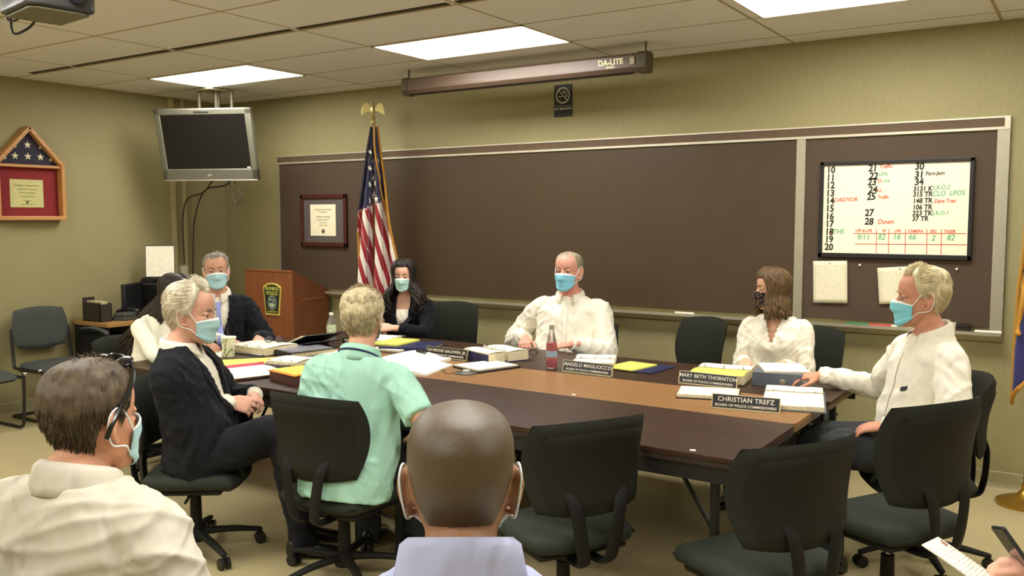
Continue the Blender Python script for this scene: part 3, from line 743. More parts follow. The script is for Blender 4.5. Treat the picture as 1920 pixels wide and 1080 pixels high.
# ---------------------------------------------------------------- sled base guest chairs by the left wall
GF = mat('grey green guest chair fabric', (60, 64, 58), .85, var=.1, scale=50, bump=.25, bscale=300)
GT = mat('black tubular steel', (24, 23, 20), .4)
def guest_chair(label, x, y, yaw, arm=False, top=.885, fab=GF, grp='black sled base guest chairs'):
    t = thing('guest_chair', label, 'chair', (x, y, 0), R(yaw - 90), grp)
    zs = .455
    s = M()
    def seat(u, v, q):
        a, b = 2 * u - 1, 2 * v - 1; k = .4
        X = a * math.sqrt(1 - k * b * b / 2) * .25; Y = b * math.sqrt(1 - k * a * a / 2) * .235
        r = max(abs(a), abs(b)); th = .035 * (max(0, 1 - r ** 6)) ** .5
        return V((X, Y, zs - .035 + q * th - .018 * max(0, b) ** 3))
    s.grid(lambda u, v: seat(u, v, 1), 18, 18); s.grid(lambda u, v: seat(u, v, -1), 18, 18); bm_weld(s)
    s.build('seat', fab, t, smooth=80)
    hb = .35
    cv = lambda x, z: -.27 + .5 * x * x - .12 * (z + hb / 2)
    pillow(.475, hb, .05, .5, 22, 16, cv, .03).build('backrest', fab, t, loc=(0, 0, top - hb / 2), smooth=80)
    pillow(.45, hb - .02, .03, .5, 18, 14, lambda x, z: cv(x, z) - .02, .03).build('back_shell', SHELLM, t, loc=(0, 0, top - hb / 2), smooth=80)
    for q in (-1, 1):
        M().tube([(q * .235, -.275, top - .17), (q * .245, -.235, zs - .01), (q * .25, -.17, zs - .05), (q * .25, .17, zs - .05), (q * .255, .22, zs - .07), (q * .262, .19, .08), (q * .262, .15, .018), (q * .262, .0, .0125), (q * .262, -.24, .0125)], .0125, 10, sub=5, cap='flat').build('sled_leg', GT, t)
        M().cyl((q * .262, .20, zs - .03), (q * .285, .20, zs - .03), .014, n=14).build('connector_cap', CHROME, t)
    M().tube([(-.262, -.24, .0125), (.262, -.24, .0125)], .0125, 10).build('rear_bar', GT, t)
    M().tube([(-.25, -.12, zs - .06), (.25, -.12, zs - .06)], .0125, 10).build('seat_bar', GT, t)
    if arm:
        M().tube([(-.30, -.24, .60), (-.31, -.20, .655), (-.315, .02, .665), (-.31, .19, .64), (-.29, .235, .55), (-.262, .215, .40)], .0125, 10, sub=5).build('arm_tube', GT, t)
        M().tube([(-.315, -.17, .675), (-.32, -.02, .688), (-.315, .13, .675), (-.31, .19, .655)], [(.024, .012), (.03, .014), (.028, .013), (.018, .010)], 12, ref=(1, 0, 0), sub=4).build('armrest', fab, t)
    return t
guest_chair('empty grey sled base guest chair with one arm against the left wall', -7.08, 3.98, 0, True)
guest_chair('grey sled base guest chair cut off by the left edge of the picture', -7.02, 3.28, 2, False)
MESHF = mat('black mesh fabric', (40, 40, 38), .8, var=.35, scale=420, bump=.4, bscale=420)
guest_chair('black mesh backed chair under the near man in the pale shirt at lower left', -1.98, 1.02, 88, False, .82, MESHF, 'chairs of the audience')
guest_chair('black chair under the near man with the shaved head', -.86, 1.18, 122, False, .82, MESHF, 'chairs of the audience')
guest_chair('black chair under the mostly hidden person holding a phone', .42, 2.22, 178, False, .82, MESHF, 'chairs of the audience')

# ---------------------------------------------------------------- lectern
LECT = wood('reddish oak veneer', (122, 70, 40), (140, 84, 50), .38, 'Z', .8, grain=.8)
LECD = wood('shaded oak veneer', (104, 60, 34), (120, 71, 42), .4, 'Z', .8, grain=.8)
t = thing('lectern', 'tall reddish oak lectern with a police patch beside the flag', 'lectern', (-6.29, 5.5, 0))
hw, dp = .31, .46
M().box2((-hw, 0, .04), (hw, .022, 1.145)).build('front_panel', LECT, t, bevel=.003, smooth=0)
for q in (-1, 1):
    x0 = hw - .022 if q > 0 else -hw
    M().prism([(x0, .022, .04), (x0, dp, .04), (x0, dp, .955), (x0, .022, 1.15)], (.022, 0, 0)).build('side_panel', LECD, t, bevel=.003, smooth=0)
M().prism([(-hw + .022, .05, 1.06), (-hw + .022, dp, .87), (-hw + .022, dp, .85), (-hw + .022, .05, 1.04)], (2 * hw - .044, 0, 0)).build('reading_surface', LECT, t)
M().box2((-hw + .022, .05, .5), (hw - .022, dp, .52)).build('shelf', LECT, t)
M().box2((hw, .10, .875), (hw + .006, .40, .893)).build('handle_rail', LECT, t, bevel=.002)
M().box2((-hw, -.004, 1.135), (hw, .026, 1.153)).build('top_trim', LECT, t, bevel=.003)
M().box2((-hw - .01, -.01, 0), (hw + .01, dp + .005, .04)).build('plinth', LECD, t, bevel=.003)
# patch emblem
ex, ez = .06, .885
def patch(s, y0, th, sh=0):
    pts = [(-.118, .115), (-.06, .145), (0, .152), (.06, .145), (.118, .115), (.088, -.142), (-.088, -.142)]
    return M().prism([(ex + x * s, y0, ez + z * s) for x, z in pts], (0, -th, 0))
patch(1.0, -.0005, .008).build('patch_border', mat('yellow embroidered border', (206, 190, 84), .8), t, smooth=0)
patch(.90, -.006, .0035).build('patch_field', mat('dark green embroidery', (34, 36, 14), .85), t, smooth=0)
g = M()
text_into(g, 'TRUMBULL', .042, face_mtx((ex, -.0100, ez + .098), (1, 0, 0), (0, 0, 1)), 0, 'CENTER', .0012, space=.92)
text_into(g, 'POLICE', .046, face_mtx((ex, -.0100, ez + .056), (1, 0, 0), (0, 0, 1)), 0, 'CENTER', .0012)
text_into(g, 'CONNECTICUT', .018, face_mtx((ex, -.0100, ez - .112), (1, 0, 0), (0, 0, 1)), 0, 'CENTER', .0005)
g.build('patch_lettering', mat('yellow green lettering', (178, 180, 70), .8), t, smooth=0)
g = M()
g.ell((ex, -.0098, ez - .03), (.058, .0012, .068), 0, 24)
g.build('patch_ring', mat('grey seal ring', (128, 130, 118), .8), t)
g = M(); g.ell((ex, -.0108, ez - .03), (.047, .0012, .056), 0, 24); g.build('patch_seal', mat('slate blue seal', (62, 74, 78), .8), t)
g = M()
g.prism([(ex - .036, -.0116, ez - .035), (ex + .012, -.0116, ez - .033), (ex + .04, -.0116, ez - .045), (ex + .032, -.0116, ez - .062), (ex, -.0116, ez - .076), (ex - .03, -.0116, ez - .062)], (0, -.0008, 0))
g.box((ex + .02, -.012, ez - .012), (.012, .001, .03)).box((ex - .02, -.012, ez + .0), (.02, .001, .018))
g.build('patch_scene', mat('pale green seal scene', (170, 184, 150), .8), t, smooth=0)

# ---------------------------------------------------------------- corner desk with equipment
t = thing('corner_desk', 'narrow oak topped desk with black front against the left wall', 'desk', (-7.16, 4.83, 0))
M().box2((-.28, -.52, .70), (.25, .52, .735)).build('desktop', wood('desk oak laminate', (150, 112, 62), (168, 128, 76), .4, 'Y'), t, bevel=.004, smooth=0)
DB = mat('black desk laminate', (22, 21, 22), .5)
M().box2((-.27, -.505, 0), (.22, -.485, .70)).build('side_panel', DB, t); M().box2((-.27, .485, 0), (.22, .505, .70)).build('side_panel', DB, t)
M().box2((-.27, -.485, .05), (-.25, .485, .70)).build('modesty_panel', DB, t)
o = thing('drawer_cabinet', 'black low drawer cabinet under the corner desk', 'cabinet', (-7.13, 4.58, 0))
M().box2((-.22, -.17, .02), (.20, .17, .6)).build('carcass', DB, o, bevel=.006)
for k in range(3):
    dr = M().box2((.20, -.16, .04 + .185 * k), (.215, .16, .21 + .185 * k)).build('drawer', mat('black drawer front', (30, 29, 30), .4), o, bevel=.004)
    M().tube([(.222, -.05, .14 + .185 * k), (.222, .05, .14 + .185 * k)], .006, 8).build('handle', GT, dr)
zt = .735
o = thing('file_holder', 'dark upright file holder at the near end of the desk', 'file holder', (-7.20, 4.40, zt))
M().box2((-.13, -.055, 0), (.13, -.05, .16)).prism([(-.13, -.055, 0), (.13, -.055, 0), (.13, .055, 0), (-.13, .055, 0)], (0, 0, .006)).box2((-.13, .05, 0), (.13, .055, .155)).box2((-.13, -.055, 0), (-.125, .055, .2)).build('shell', mat('dark brown file box', (44, 36, 26), .6), o)
M().box2((.125, -.055, 0), (.13, .055, .15)).build('front_panel', mat('dark brown file box', (44, 36, 26), .6), o)
M().box2((-.11, -.03, .006), (.11, .03, .17)).build('files', printed('file papers', (190, 176, 130), (140, 128, 90), .006, 2, .8), o)
o = thing('desk_telephone', 'grey black desk telephone on the corner desk behind the file holder', 'telephone', (-7.10, 4.57, zt), R(-70))
M().prism([(-.09, -.1, 0), (.09, -.1, 0), (.09, .1, 0), (-.09, .1, 0)], (0, 0, .03)).prism([(-.09, -.02, .03), (.09, -.02, .03), (.09, .1, .03), (-.09, .1, .03)], (0, 0, .035)).build('body', mat('grey telephone plastic', (70, 72, 66), .5), o, bevel=.008)
M().tube([(-.07, -.09, .055), (-.07, -.05, .075), (-.07, .05, .085), (-.07, .095, .07)], [.026, .017, .017, .026], 12, sub=3).build('handset', mat('black handset', (36, 36, 36), .4), o)
o = thing('router', 'black network box with a glowing blue light on the corner desk', 'router', (-7.12, 4.70, zt), R(-60))
M().box2((-.08, -.07, 0), (.08, .07, .05)).build('case', DB, o, bevel=.006)
M().ell((.03, -.0715, .03), (.012, .003, .012), n=10).build('indicator', emit('blue violet indicator', (.12, .05, 1, 1), 9), o)
o = thing('monitor', 'small black computer monitor turned sideways on the corner desk', 'monitor', (-7.2, 4.74, zt), R(-62))
M().box2((-.16, -.02, .08), (.16, .02, .305)).build('housing', DB, o, bevel=.006)
M().box2((-.145, -.0225, .095), (.145, -.018, .29)).build('screen', mat('dark monitor glass', (14, 14, 18), .15), o)
M().cyl((0, .01, .01), (0, .01, .1), .02, n=12).cyl((0, .01, 0), (0, .01, .012), .09, n=24).build('stand', DB, o)
o = thing('printer', 'black printer at the far end of the corner desk', 'printer', (-7.16, 5.06, zt))
M().box2((-.2, -.2, 0), (.2, .2, .30)).build('body', mat('black printer plastic', (26, 25, 26), .45), o, bevel=.015, seg=3)
M().box2((.195, -.15, .06), (.215, .15, .1)).build('paper_slot', mat('dark slot', (12, 12, 12), .6), o)
M().prism([(-.17, -.16, .30), (-.17, .16, .30), (-.12, .16, .345), (-.12, -.16, .345)], (.22, 0, 0)).build('lid', DB, o, bevel=.004)
o = thing('sign_holder', 'white printed sheet in an upright holder on top of the printer', 'paper sign', (-7.13, 4.98, zt + .345), R(52))
M().prism([(-.13, .06, 0), (.13, .06, 0), (.13, .0, 0), (-.13, .0, 0)], (0, 0, .008)).prism([(-.125, .012, .008), (.125, .012, .008), (.125, .02, .008), (-.125, .02, .008)], (0, .04, .285)).build('stand', mat('black sign stand', (20, 20, 20), .5), o)
M().prism([(-.12, .004, .010), (.12, .004, .010), (.12, .006, .010), (-.12, .006, .010)], (0, .042, .275)).build('sheet', printed('faintly printed sheet', (238, 230, 205), (212, 205, 182), .007, 2, .8), o, smooth=0)

# ---------------------------------------------------------------- flags
BRASS = mat('polished brass', (196, 158, 72), .25, 1.0, var=.05)
GOLD = mat('gold fringe', (188, 134, 40), .7, var=.3, scale=200, bump=.6, bscale=400)
def flag_stand(t, h):
    M().lathe([(.001, 0), (.145, 0), (.15, .008), (.148, .02), (.10, .04), (.05, .052), (.03, .08), (.022, .085), (.022, .12), (.001, .12)], 32).build('base', BRASS, t, smooth=50)
    M().cyl((0, 0, .1), (0, 0, h), .0135, n=16).build('pole', wood('oak flag pole', (120, 80, 44), (146, 100, 58), .35, 'Z'), t)

def stripe_cloth(name):
    """striped field with navy canton, laid out in the cloth's UV map"""
    m, nt, b = nodes_of(name)
    uv = N(nt, 'ShaderNodeUVMap'); uv.uv_map = 'cloth'
    sp = N(nt, 'ShaderNodeSeparateXYZ'); nt.links.new(uv.outputs[0], sp.inputs[0])
    mu = N(nt, 'ShaderNodeMath', operation='MULTIPLY'); mu.inputs[1].default_value = 6.5; nt.links.new(sp.outputs['Y'], mu.inputs[0])
    fr = N(nt, 'ShaderNodeMath', operation='FRACT'); nt.links.new(mu.outputs[0], fr.inputs[0])
    lt = N(nt, 'ShaderNodeMath', operation='LESS_THAN'); lt.inputs[1].default_value = .5; nt.links.new(fr.outputs[0], lt.inputs[0])
    mx = N(nt, 'ShaderNodeMix', data_type='RGBA'); nt.links.new(lt.outputs[0], mx.inputs[0])
    mx.inputs[6].default_value = lin((232, 222, 208)); mx.inputs[7].default_value = lin((150, 22, 34))
    cu = N(nt, 'ShaderNodeMath', operation='LESS_THAN'); cu.inputs[1].default_value = .4; nt.links.new(sp.outputs['X'], cu.inputs[0])
    cv = N(nt, 'ShaderNodeMath', operation='GREATER_THAN'); cv.inputs[1].default_value = 6 / 13; nt.links.new(sp.outputs['Y'], cv.inputs[0])
    ca = N(nt, 'ShaderNodeMath', operation='MULTIPLY'); nt.links.new(cu.outputs[0], ca.inputs[0]); nt.links.new(cv.outputs[0], ca.inputs[1])
    m2 = N(nt, 'ShaderNodeMix', data_type='RGBA'); nt.links.new(ca.outputs[0], m2.inputs[0]); nt.links.new(mx.outputs[2], m2.inputs[6]); m2.inputs[7].default_value = lin((30, 28, 62))
    nt.links.new(m2.outputs[2], b.inputs['Base Color']); b.inputs['Roughness'].default_value = .7; b.inputs['Sheen Weight'].default_value = .2
    return m

# national flag. Local frame: pole on z axis, cloth hangs towards -x (photo left) in pleats
t = thing('national_flag', 'furled stars and stripes flag on a pole beside the lectern', 'flag', (-5.19, 5.72, 0), R(35))
flag_stand(t, 2.43)
g = M(); EG = M()
EG.lathe([(.001, 2.42), (.022, 2.42), (.024, 2.435), (.012, 2.445), (.026, 2.465), (.012, 2.485), (.008, 2.495), (.001, 2.50)], 20)
EG.ell((0, 0, 2.535), (.02, .022, .045), n=12); EG.ell((.0, -.012, 2.585), (.013, .018, .016), n=10); EG.tube([(0, -.026, 2.586), (0, -.04, 2.578)], [.006, .002], 8)
EG.build('eagle_body', mat('pale brass eagle', (206, 190, 128), .35, .8), t)
for s in (-1, 1):
    w = M()
    outl = [(.012, 2.555), (.04, 2.59), (.065, 2.60), (.088, 2.575), (.100, 2.52), (.098, 2.475), (.085, 2.505), (.078, 2.49), (.066, 2.515), (.058, 2.50), (.045, 2.525), (.03, 2.515), (.012, 2.53)]
    w.prism([(s * x, -.004 + .12 * x, z) for x, z in outl], (0, .008, 0)); w.build('eagle_wing', mat('pale brass eagle', (206, 190, 128), .35, .8), t, bevel=.003)

def lerp_tab(tab, z):
    for (z0, a0), (z1, a1) in zip(tab[:-1], tab[1:]):
        if z0 >= z >= z1:
            u = (z0 - z) / (z0 - z1); return a0 + (a1 - a0) * u
    return tab[-1][1] if z < tab[-1][0] else tab[0][1]
def hung_cloth(t, name, m, Lt, Rt, ztop, zbot, pleats, amp, y0, stripe=None, skew=.0, phase=0):
    """a furled flag hanging from its pole, pleated; returns the surface function"""
    def surf(u, v):
        z = ztop + (zbot(u) - ztop) * v
        a, b = lerp_tab(Lt, z), lerp_tab(Rt, z)
        w = b - a
        ph = PI * pleats * (u + skew * v) + phase
        x = a + w * (u + .055 * math.sin(ph * 2) * (.3 + .7 * v))
        y = y0 - amp * min(1, .15 + w * 3.2) * math.cos(ph) - .010 * math.sin(ph * 1.7 + z * 6)
        return V((x, y, z))
    nu, nv = 110, 70
    g = M().grid(surf, nu, nv)
    me = g.mesh(name)
    uvl = me.uv_layers.new(name='cloth')
    idx = [0] * len(me.loops); me.loops.foreach_get('vertex_index', idx)
    for li, vi in enumerate(idx):
        u, v = (vi % nu) / (nu - 1), (vi // nu) / (nv - 1)
        uvl.data[li].uv = stripe(u, v, surf(u, v)) if stripe else (u, v)
    link_mesh('flag_cloth', me, m, t, smooth=180, solid=.002)
    return surf
def usmap(u, v, p):
    canton = p.z > 1.70 + .30 * (u - .2) * .35
    q = (p.x + .27 * (p.z - .6) + .35) / .46
    return (.1, .8) if canton else (.9, (q * .92) % 1.0)
Lt = [(2.40, -.012), (2.12, -.066), (1.66, -.128), (1.21, -.150), (.55, -.140)]
Rt = [(2.40, .034), (2.12, .062), (1.66, .130), (1.21, .195), (.55, .20)]
surf = hung_cloth(t, 'cloth', stripe_cloth('stars and stripes cloth'), Lt, Rt, 2.39, lambda u: .60 + .12 * abs(math.sin(u * 7)), 5.0, .055, -.045, usmap, .35)
EDG = M()
EDG.tube([surf(1, v / 24) + V((.006, -.004, 0)) for v in range(25)], .0105, 6)
EDG.tube([surf(.93 - .35 * math.sin(v / 14 * PI) * 0 - .25 * (1 - v / 14), v / 30) + V((0, -.035, 0)) for v in range(15)], .008, 6)
EDG.tube([surf(.01, .50 + v / 60) + V((0, -.008, 0)) for v in range(10)], .010, 6)
EDG.tube([surf(u / 20, 1) for u in range(21)], .012, 6)
EDG.build('gold_fringe', GOLD, t)
STAR = M()
def star_on(u, v, r):
    p = surf(u, v); a = (surf(min(1, u + .02), v) - surf(max(0, u - .02), v)).normalized(); b = (surf(u, max(0, v - .02)) - surf(u, v + .02)).normalized()
    n = a.cross(b).normalized()
    if n.y > 0: n = -n
    pts = []
    for k in range(10):
        q = PI / 2 + k * PI / 5; rr = r if k % 2 == 0 else r * .42
        pts.append(p + a * (rr * math.cos(q)) + b * (rr * math.sin(q)) + n * .003)
    STAR.prism(pts, n * .0015)
for j, v in enumerate((.125, .165, .205, .245, .285, .325, .365)):
    for u in ((.18, .5, .82) if j % 2 else (.34, .66)):
        star_on(u, v, .021 + .002 * j)
STAR.build('star_pattern', mat('white embroidered stars', (236, 228, 214), .8), t, smooth=0)

t = thing('state_flag', 'blue flag with gold fringe cut off by the right edge, on a brass base', 'flag', (-.285, 5.70, 0), R(10))
flag_stand(t, 2.43)
M().lathe([(.001, 2.42), (.022, 2.42), (.024, 2.44), (.012, 2.45), (.02, 2.49), (.004, 2.56), (.001, 2.57)], 20).build('finial', BRASS, t)
Lt = [(2.40, -.02), (1.9, -.045), (1.45, -.055), (1.2, -.085), (.9, -.10), (.5, -.085)]
Rt = [(2.40, .03), (1.9, .10), (1.45, .15), (1.2, .19), (.9, .21), (.5, .2)]
NAVY = mat('royal blue flag cloth', (34, 32, 92), .7, var=.15, scale=6, sheen=.2)
surf = hung_cloth(t, 'cloth', NAVY, Lt, Rt, 2.39, lambda u: .52 + .22 * abs(math.sin(u * 5 + .3)), 4.0, .05, -.03, None, .3, 1.0)
EDG = M()
for pts in ([surf(0, v / 24) for v in range(25)], [surf(u / 20, 1) for u in range(21)]): EDG.tube([p + V((0, -.006, 0)) for p in pts], .012, 6)
EDG.tube([surf(.03 + .10 * abs(math.sin(v * .55)), .50 + v / 40) + V((-.002, -.022, 0)) for v in range(14)], .014, 6)
EDG.build('gold_fringe', GOLD, t)
# ================================================================ PEOPLE
def fuse(mm, voxel, smooth_it=3, fac=.5):
    me = mm.mesh('raw'); ob = bpy.data.objects.new('raw', me); COL.objects.link(ob)
    rm = ob.modifiers.new('r', 'REMESH'); rm.mode = 'VOXEL'; rm.voxel_size = voxel; rm.adaptivity = 0
    if smooth_it:
        s = ob.modifiers.new('s', 'SMOOTH'); s.factor = fac; s.iterations = smooth_it
    dg = bpy.context.evaluated_depsgraph_get()
    out = bpy.data.meshes.new_from_object(ob.evaluated_get(dg))
    bpy.data.objects.remove(ob); bpy.data.meshes.remove(me)
    out.materials.clear()
    return out
def get_co(me):
    a = np.empty(len(me.vertices) * 3, np.float32); me.vertices.foreach_get('co', a); return a.reshape(-1, 3)
def get_no(me):
    a = np.empty(len(me.vertices) * 3, np.float32); me.vertices.foreach_get('normal', a); return a.reshape(-1, 3)
def set_co(me, a): me.vertices.foreach_set('co', np.ascontiguousarray(a, np.float32).ravel()); me.update()
def folds(me, amp, freq=26, seed=0, dirv=(.4, .3, 1), P=None):
    """soft cloth folds pushed along the surface normals"""
    co, no = get_co(me), get_no(me)
    rg = np.random.RandomState(seed)
    h = np.zeros(len(co), np.float32)
    for k in range(7):
        d = np.array(dirv) + rg.normal(0, .7, 3); d /= np.linalg.norm(d)
        w = rg.normal(0, 1, 3); w /= np.linalg.norm(w)
        fq = freq * 4.2 * rg.uniform(.6, 1.3)
        ph = co @ d * fq + 1.1 * np.sin(co @ w * fq * .22 + rg.uniform(0, 6)) + rg.uniform(0, 6)
        m1 = np.clip(np.sin(co @ rg.normal(0, 1, 3) * 6 + rg.uniform(0, 6)) * 1.5, 0, 1)
        h += (1 - np.abs(np.sin(ph * .5))) ** 2.5 * m1
    h = (h - h.mean()) * amp
    if P is not None:
        for sd in (1, -1):                       # bunching at elbow and armpit
            S, E, wl = [np.array(x, np.float32) for x in P.arms[sd][:3]]
            for c, rad, fq, am in ((E, .10, 105, 1.0), (E * .45 + wl * .55, .07, 120, .55), (S * .75 + E * .25, .09, 85, .7)):
                d = (wl - S); d /= np.linalg.norm(d)
                q = co - c; r = np.linalg.norm(q, axis=1); t = q @ d
                wob = rg.normal(0, 1, 3)
                h += amp * am * 1.1 * np.sin(t * fq + 2.2 * np.sin(co @ wob * 16)) * np.exp(-(r / rad) ** 2)
    set_co(me, co + no * h[:, None])

# head profile: z, half width, front, back (metres, head origin at mid height)
HP = np.array([(-.119, .012, .074, -.050), (-.113, .028, .086, -.030), (-.098, .043, .092, -.002), (-.075, .054, .089, .030), (-.048, .061, .089, .055), (-.02, .067, .088, .074),
               (.005, .0705, .084, .088), (.028, .074, .091, .097), (.052, .076, .0915, .101), (.076, .074, .086, .099), (.096, .067, .073, .089), (.112, .053, .054, .070), (.122, .033, .030, .042), (.1265, .010, .006, .014)])
_zz = np.linspace(HP[0, 0], HP[-1, 0], 260)
def _sm(c):
    y = np.interp(_zz, HP[:, 0], HP[:, c]); k = np.ones(17) / 17
    yp = np.pad(y, 8, mode='reflect', reflect_type='odd'); return np.convolve(yp, k, 'valid')
HT = [_sm(1), _sm(2), _sm(3)]
def hprof(z): return tuple(float(np.interp(z, _zz, t)) for t in HT)
def head_pt(z, th, off=0.0):
    zc = max(-.119, min(.1265, z)); w, f, b = hprof(zc)
    cy, ry = (f - b) / 2, (f + b) / 2
    s, c = math.sin(th), math.cos(th)
    e = .92
    x = math.copysign(abs(s) ** e, s) * (w + off); y = cy + math.copysign(abs(c) ** e, c) * (ry + off)
    zo = z + off * max(0, (zc - .06) / .0665) ** 1.5 * .9
    return V((x, y, zo))
def sstep(a, b, x):
    t = max(0, min(1, (x - a) / (b - a))); return t * t * (3 - 2 * t)
def ring_th(n=64): return [2 * PI * k / n for k in range(n)]

def head_mesh(female=False, big=1.0):
    g = M(); rings = []
    for z in list(np.linspace(-.119, .105, 48)) + list(np.linspace(.108, .1262, 14)):
        r = []
        for th in ring_th(72):
            p = head_pt(z, th)
            for sx in (-1, 1):                      # eye sockets, cheeks
                d2 = ((p.x - sx * .033) / .017) ** 2 + ((p.z - .005) / .012) ** 2
                if p.y > 0: p.y -= .0085 * math.exp(-d2)
                d3 = ((p.x - sx * .046) / .02) ** 2 + ((p.z + .028) / .02) ** 2
                if p.y > 0: p.y += .004 * math.exp(-d3)
            if p.y > 0:
                p.y += .004 * math.exp(-(p.x / .022) ** 2 - ((p.z + .062) / .014) ** 2) - .003 * math.exp(-(p.x / .03) ** 2 - ((p.z + .083) / .008) ** 2)
            r.append(p)
        rings.append(r)
    g.loft(rings)
    g.tube([(0, .083, .012), (0, .096, -.010), (0, .107, -.030), (0, .098, -.040)], [(.008, .008), (.009, .010), (.0125, .011), (.009, .006)], 12, ref=(1, 0, 0), sub=4)
    for s in (-1, 1):
        g.ell((s * .011, .094, -.035), (.008, .010, .007), n=10)
        g.ell((s * .032, .0745, .0130), (.018, .013, .0060), n=10); g.ell((s * .032, .0725, -.006), (.017, .011, .0050), n=10)     # lids
        m = Matrix.Rotation(s * R(-22), 3, 'Z') @ Matrix.Rotation(R(12), 3, 'X')
        ear = [V((s * .069, -.008, z)) for z in (0,)]
        g.tube([(s * .070, .004, -.038), (s * .076, -.004, -.036), (s * .082, -.018, -.014), (s * .086, -.024, .010), (s * .084, -.016, .028), (s * .077, -.002, .026), (s * .072, .004, .008)], [.006, .006, .006, .0062, .0055, .005, .005], 8, sub=3)
        g.ell((s * .075, -.011, -.004), (.006, .015, .026), n=10)
    if female:
        g.v = [(x * .95, y * .96, z * .97) for x, y, z in g.v]
    return g

def hand_geo(wrist, d, nrm, side, curl=(20, 25, 20), spread=5, s=1.0, thumb=(40, 20), fan=None):
    """side +1 right hand, -1 left hand; nrm = direction the back of the hand faces"""
    Y = V(d).normalized(); Z = V(nrm); Z = (Z - Y * Z.dot(Y)).normalized(); X = (Y.cross(Z)) * (-side)
    m = Matrix((X, Y, Z)).transposed().to_4x4(); m.translation = V(wrist)
    g = M()
    g.tube([(0, -.035, 0), (0, .0, 0), (.001, .035, 0), (.001, .07, -.001), (0, .088, -.003)], [(.029, .023), (.028, .021), (.038, .0165), (.042, .0145), (.040, .011)], 14, ref=(1, 0, 0), sub=3)
    g.tube([(.016, .012, -.004), (.030, .035, -.008), (.034, .055, -.006)], [.013, .0145, .010], 10, sub=3)
    for k, (bx, ln, rr) in enumerate(((.031, .070, .0086), (.0108, .079, .0090), (-.0105, .073, .0086), (-.030, .057, .0076))):
        sp = R((1.5 - k) * spread); p = V((bx, .083 - .004 * abs(k - 1.2), -.002)); pts = [V((bx * .92, .062, -.001)), p.copy()]; a = 0
        cc = curl[k] if isinstance(curl[0], (tuple, list)) else curl
        for j, fr in enumerate((.46, .31, .25)):
            a += R(cc[j]); st = ln * fr
            p = p + V((math.sin(sp) * st, math.cos(a) * st, -math.sin(a) * st)); pts.append(p.copy())
        g.tube(pts, [rr * 1.02, rr * 1.05, rr, rr * .92, rr * .72], 10, sub=3)
    a, b = R(thumb[0]), R(thumb[1])
    p0 = V((.024, .022, -.006)); p1 = p0 + V((math.sin(a) * .036, math.cos(a) * .036, -.012)); p2 = p1 + V((math.sin(a - b) * .032, math.cos(a - b) * .032, -.010)); p3 = p2 + V((math.sin(a - 1.6 * b) * .026, math.cos(a - 1.6 * b) * .026, -.006))
    g.tube([p0, p1, p2, p3], [.0125, .0112, .0098, .0076], 10, sub=3)
    g.v = [tuple(V(v) * s) for v in g.v]
    return M().merge(g, m)

def ik(S, W, a, b, pole):
    S, W = V(S), V(W); d = W - S; L = min(d.length, (a + b) * .999)
    dn = d.normalized(); W = S + dn * L
    x = (a * a - b * b + L * L) / (2 * L); h = math.sqrt(max(1e-6, a * a - x * x))
    pv = V(pole); pv = (pv - dn * pv.dot(dn)).normalized()
    return S + dn * x + pv * h, W

SKINS = {}
def skin(name, col):
    return mat('skin ' + name, col, .5, var=.09, scale=35, bump=.06, bscale=300, sss=.12, spec=.35)
def hair_mat(name, c, var=.35):
    return mat('hair ' + name, c, .55, var=var, scale=70, stretch=(1, 1, .35), spec=.35)
MASKB = mat('pale blue mask fabric', (170, 208, 212), .85, var=.04, scale=90, bump=.15)
MASKW = mat('white mask edging', (226, 232, 228), .85)

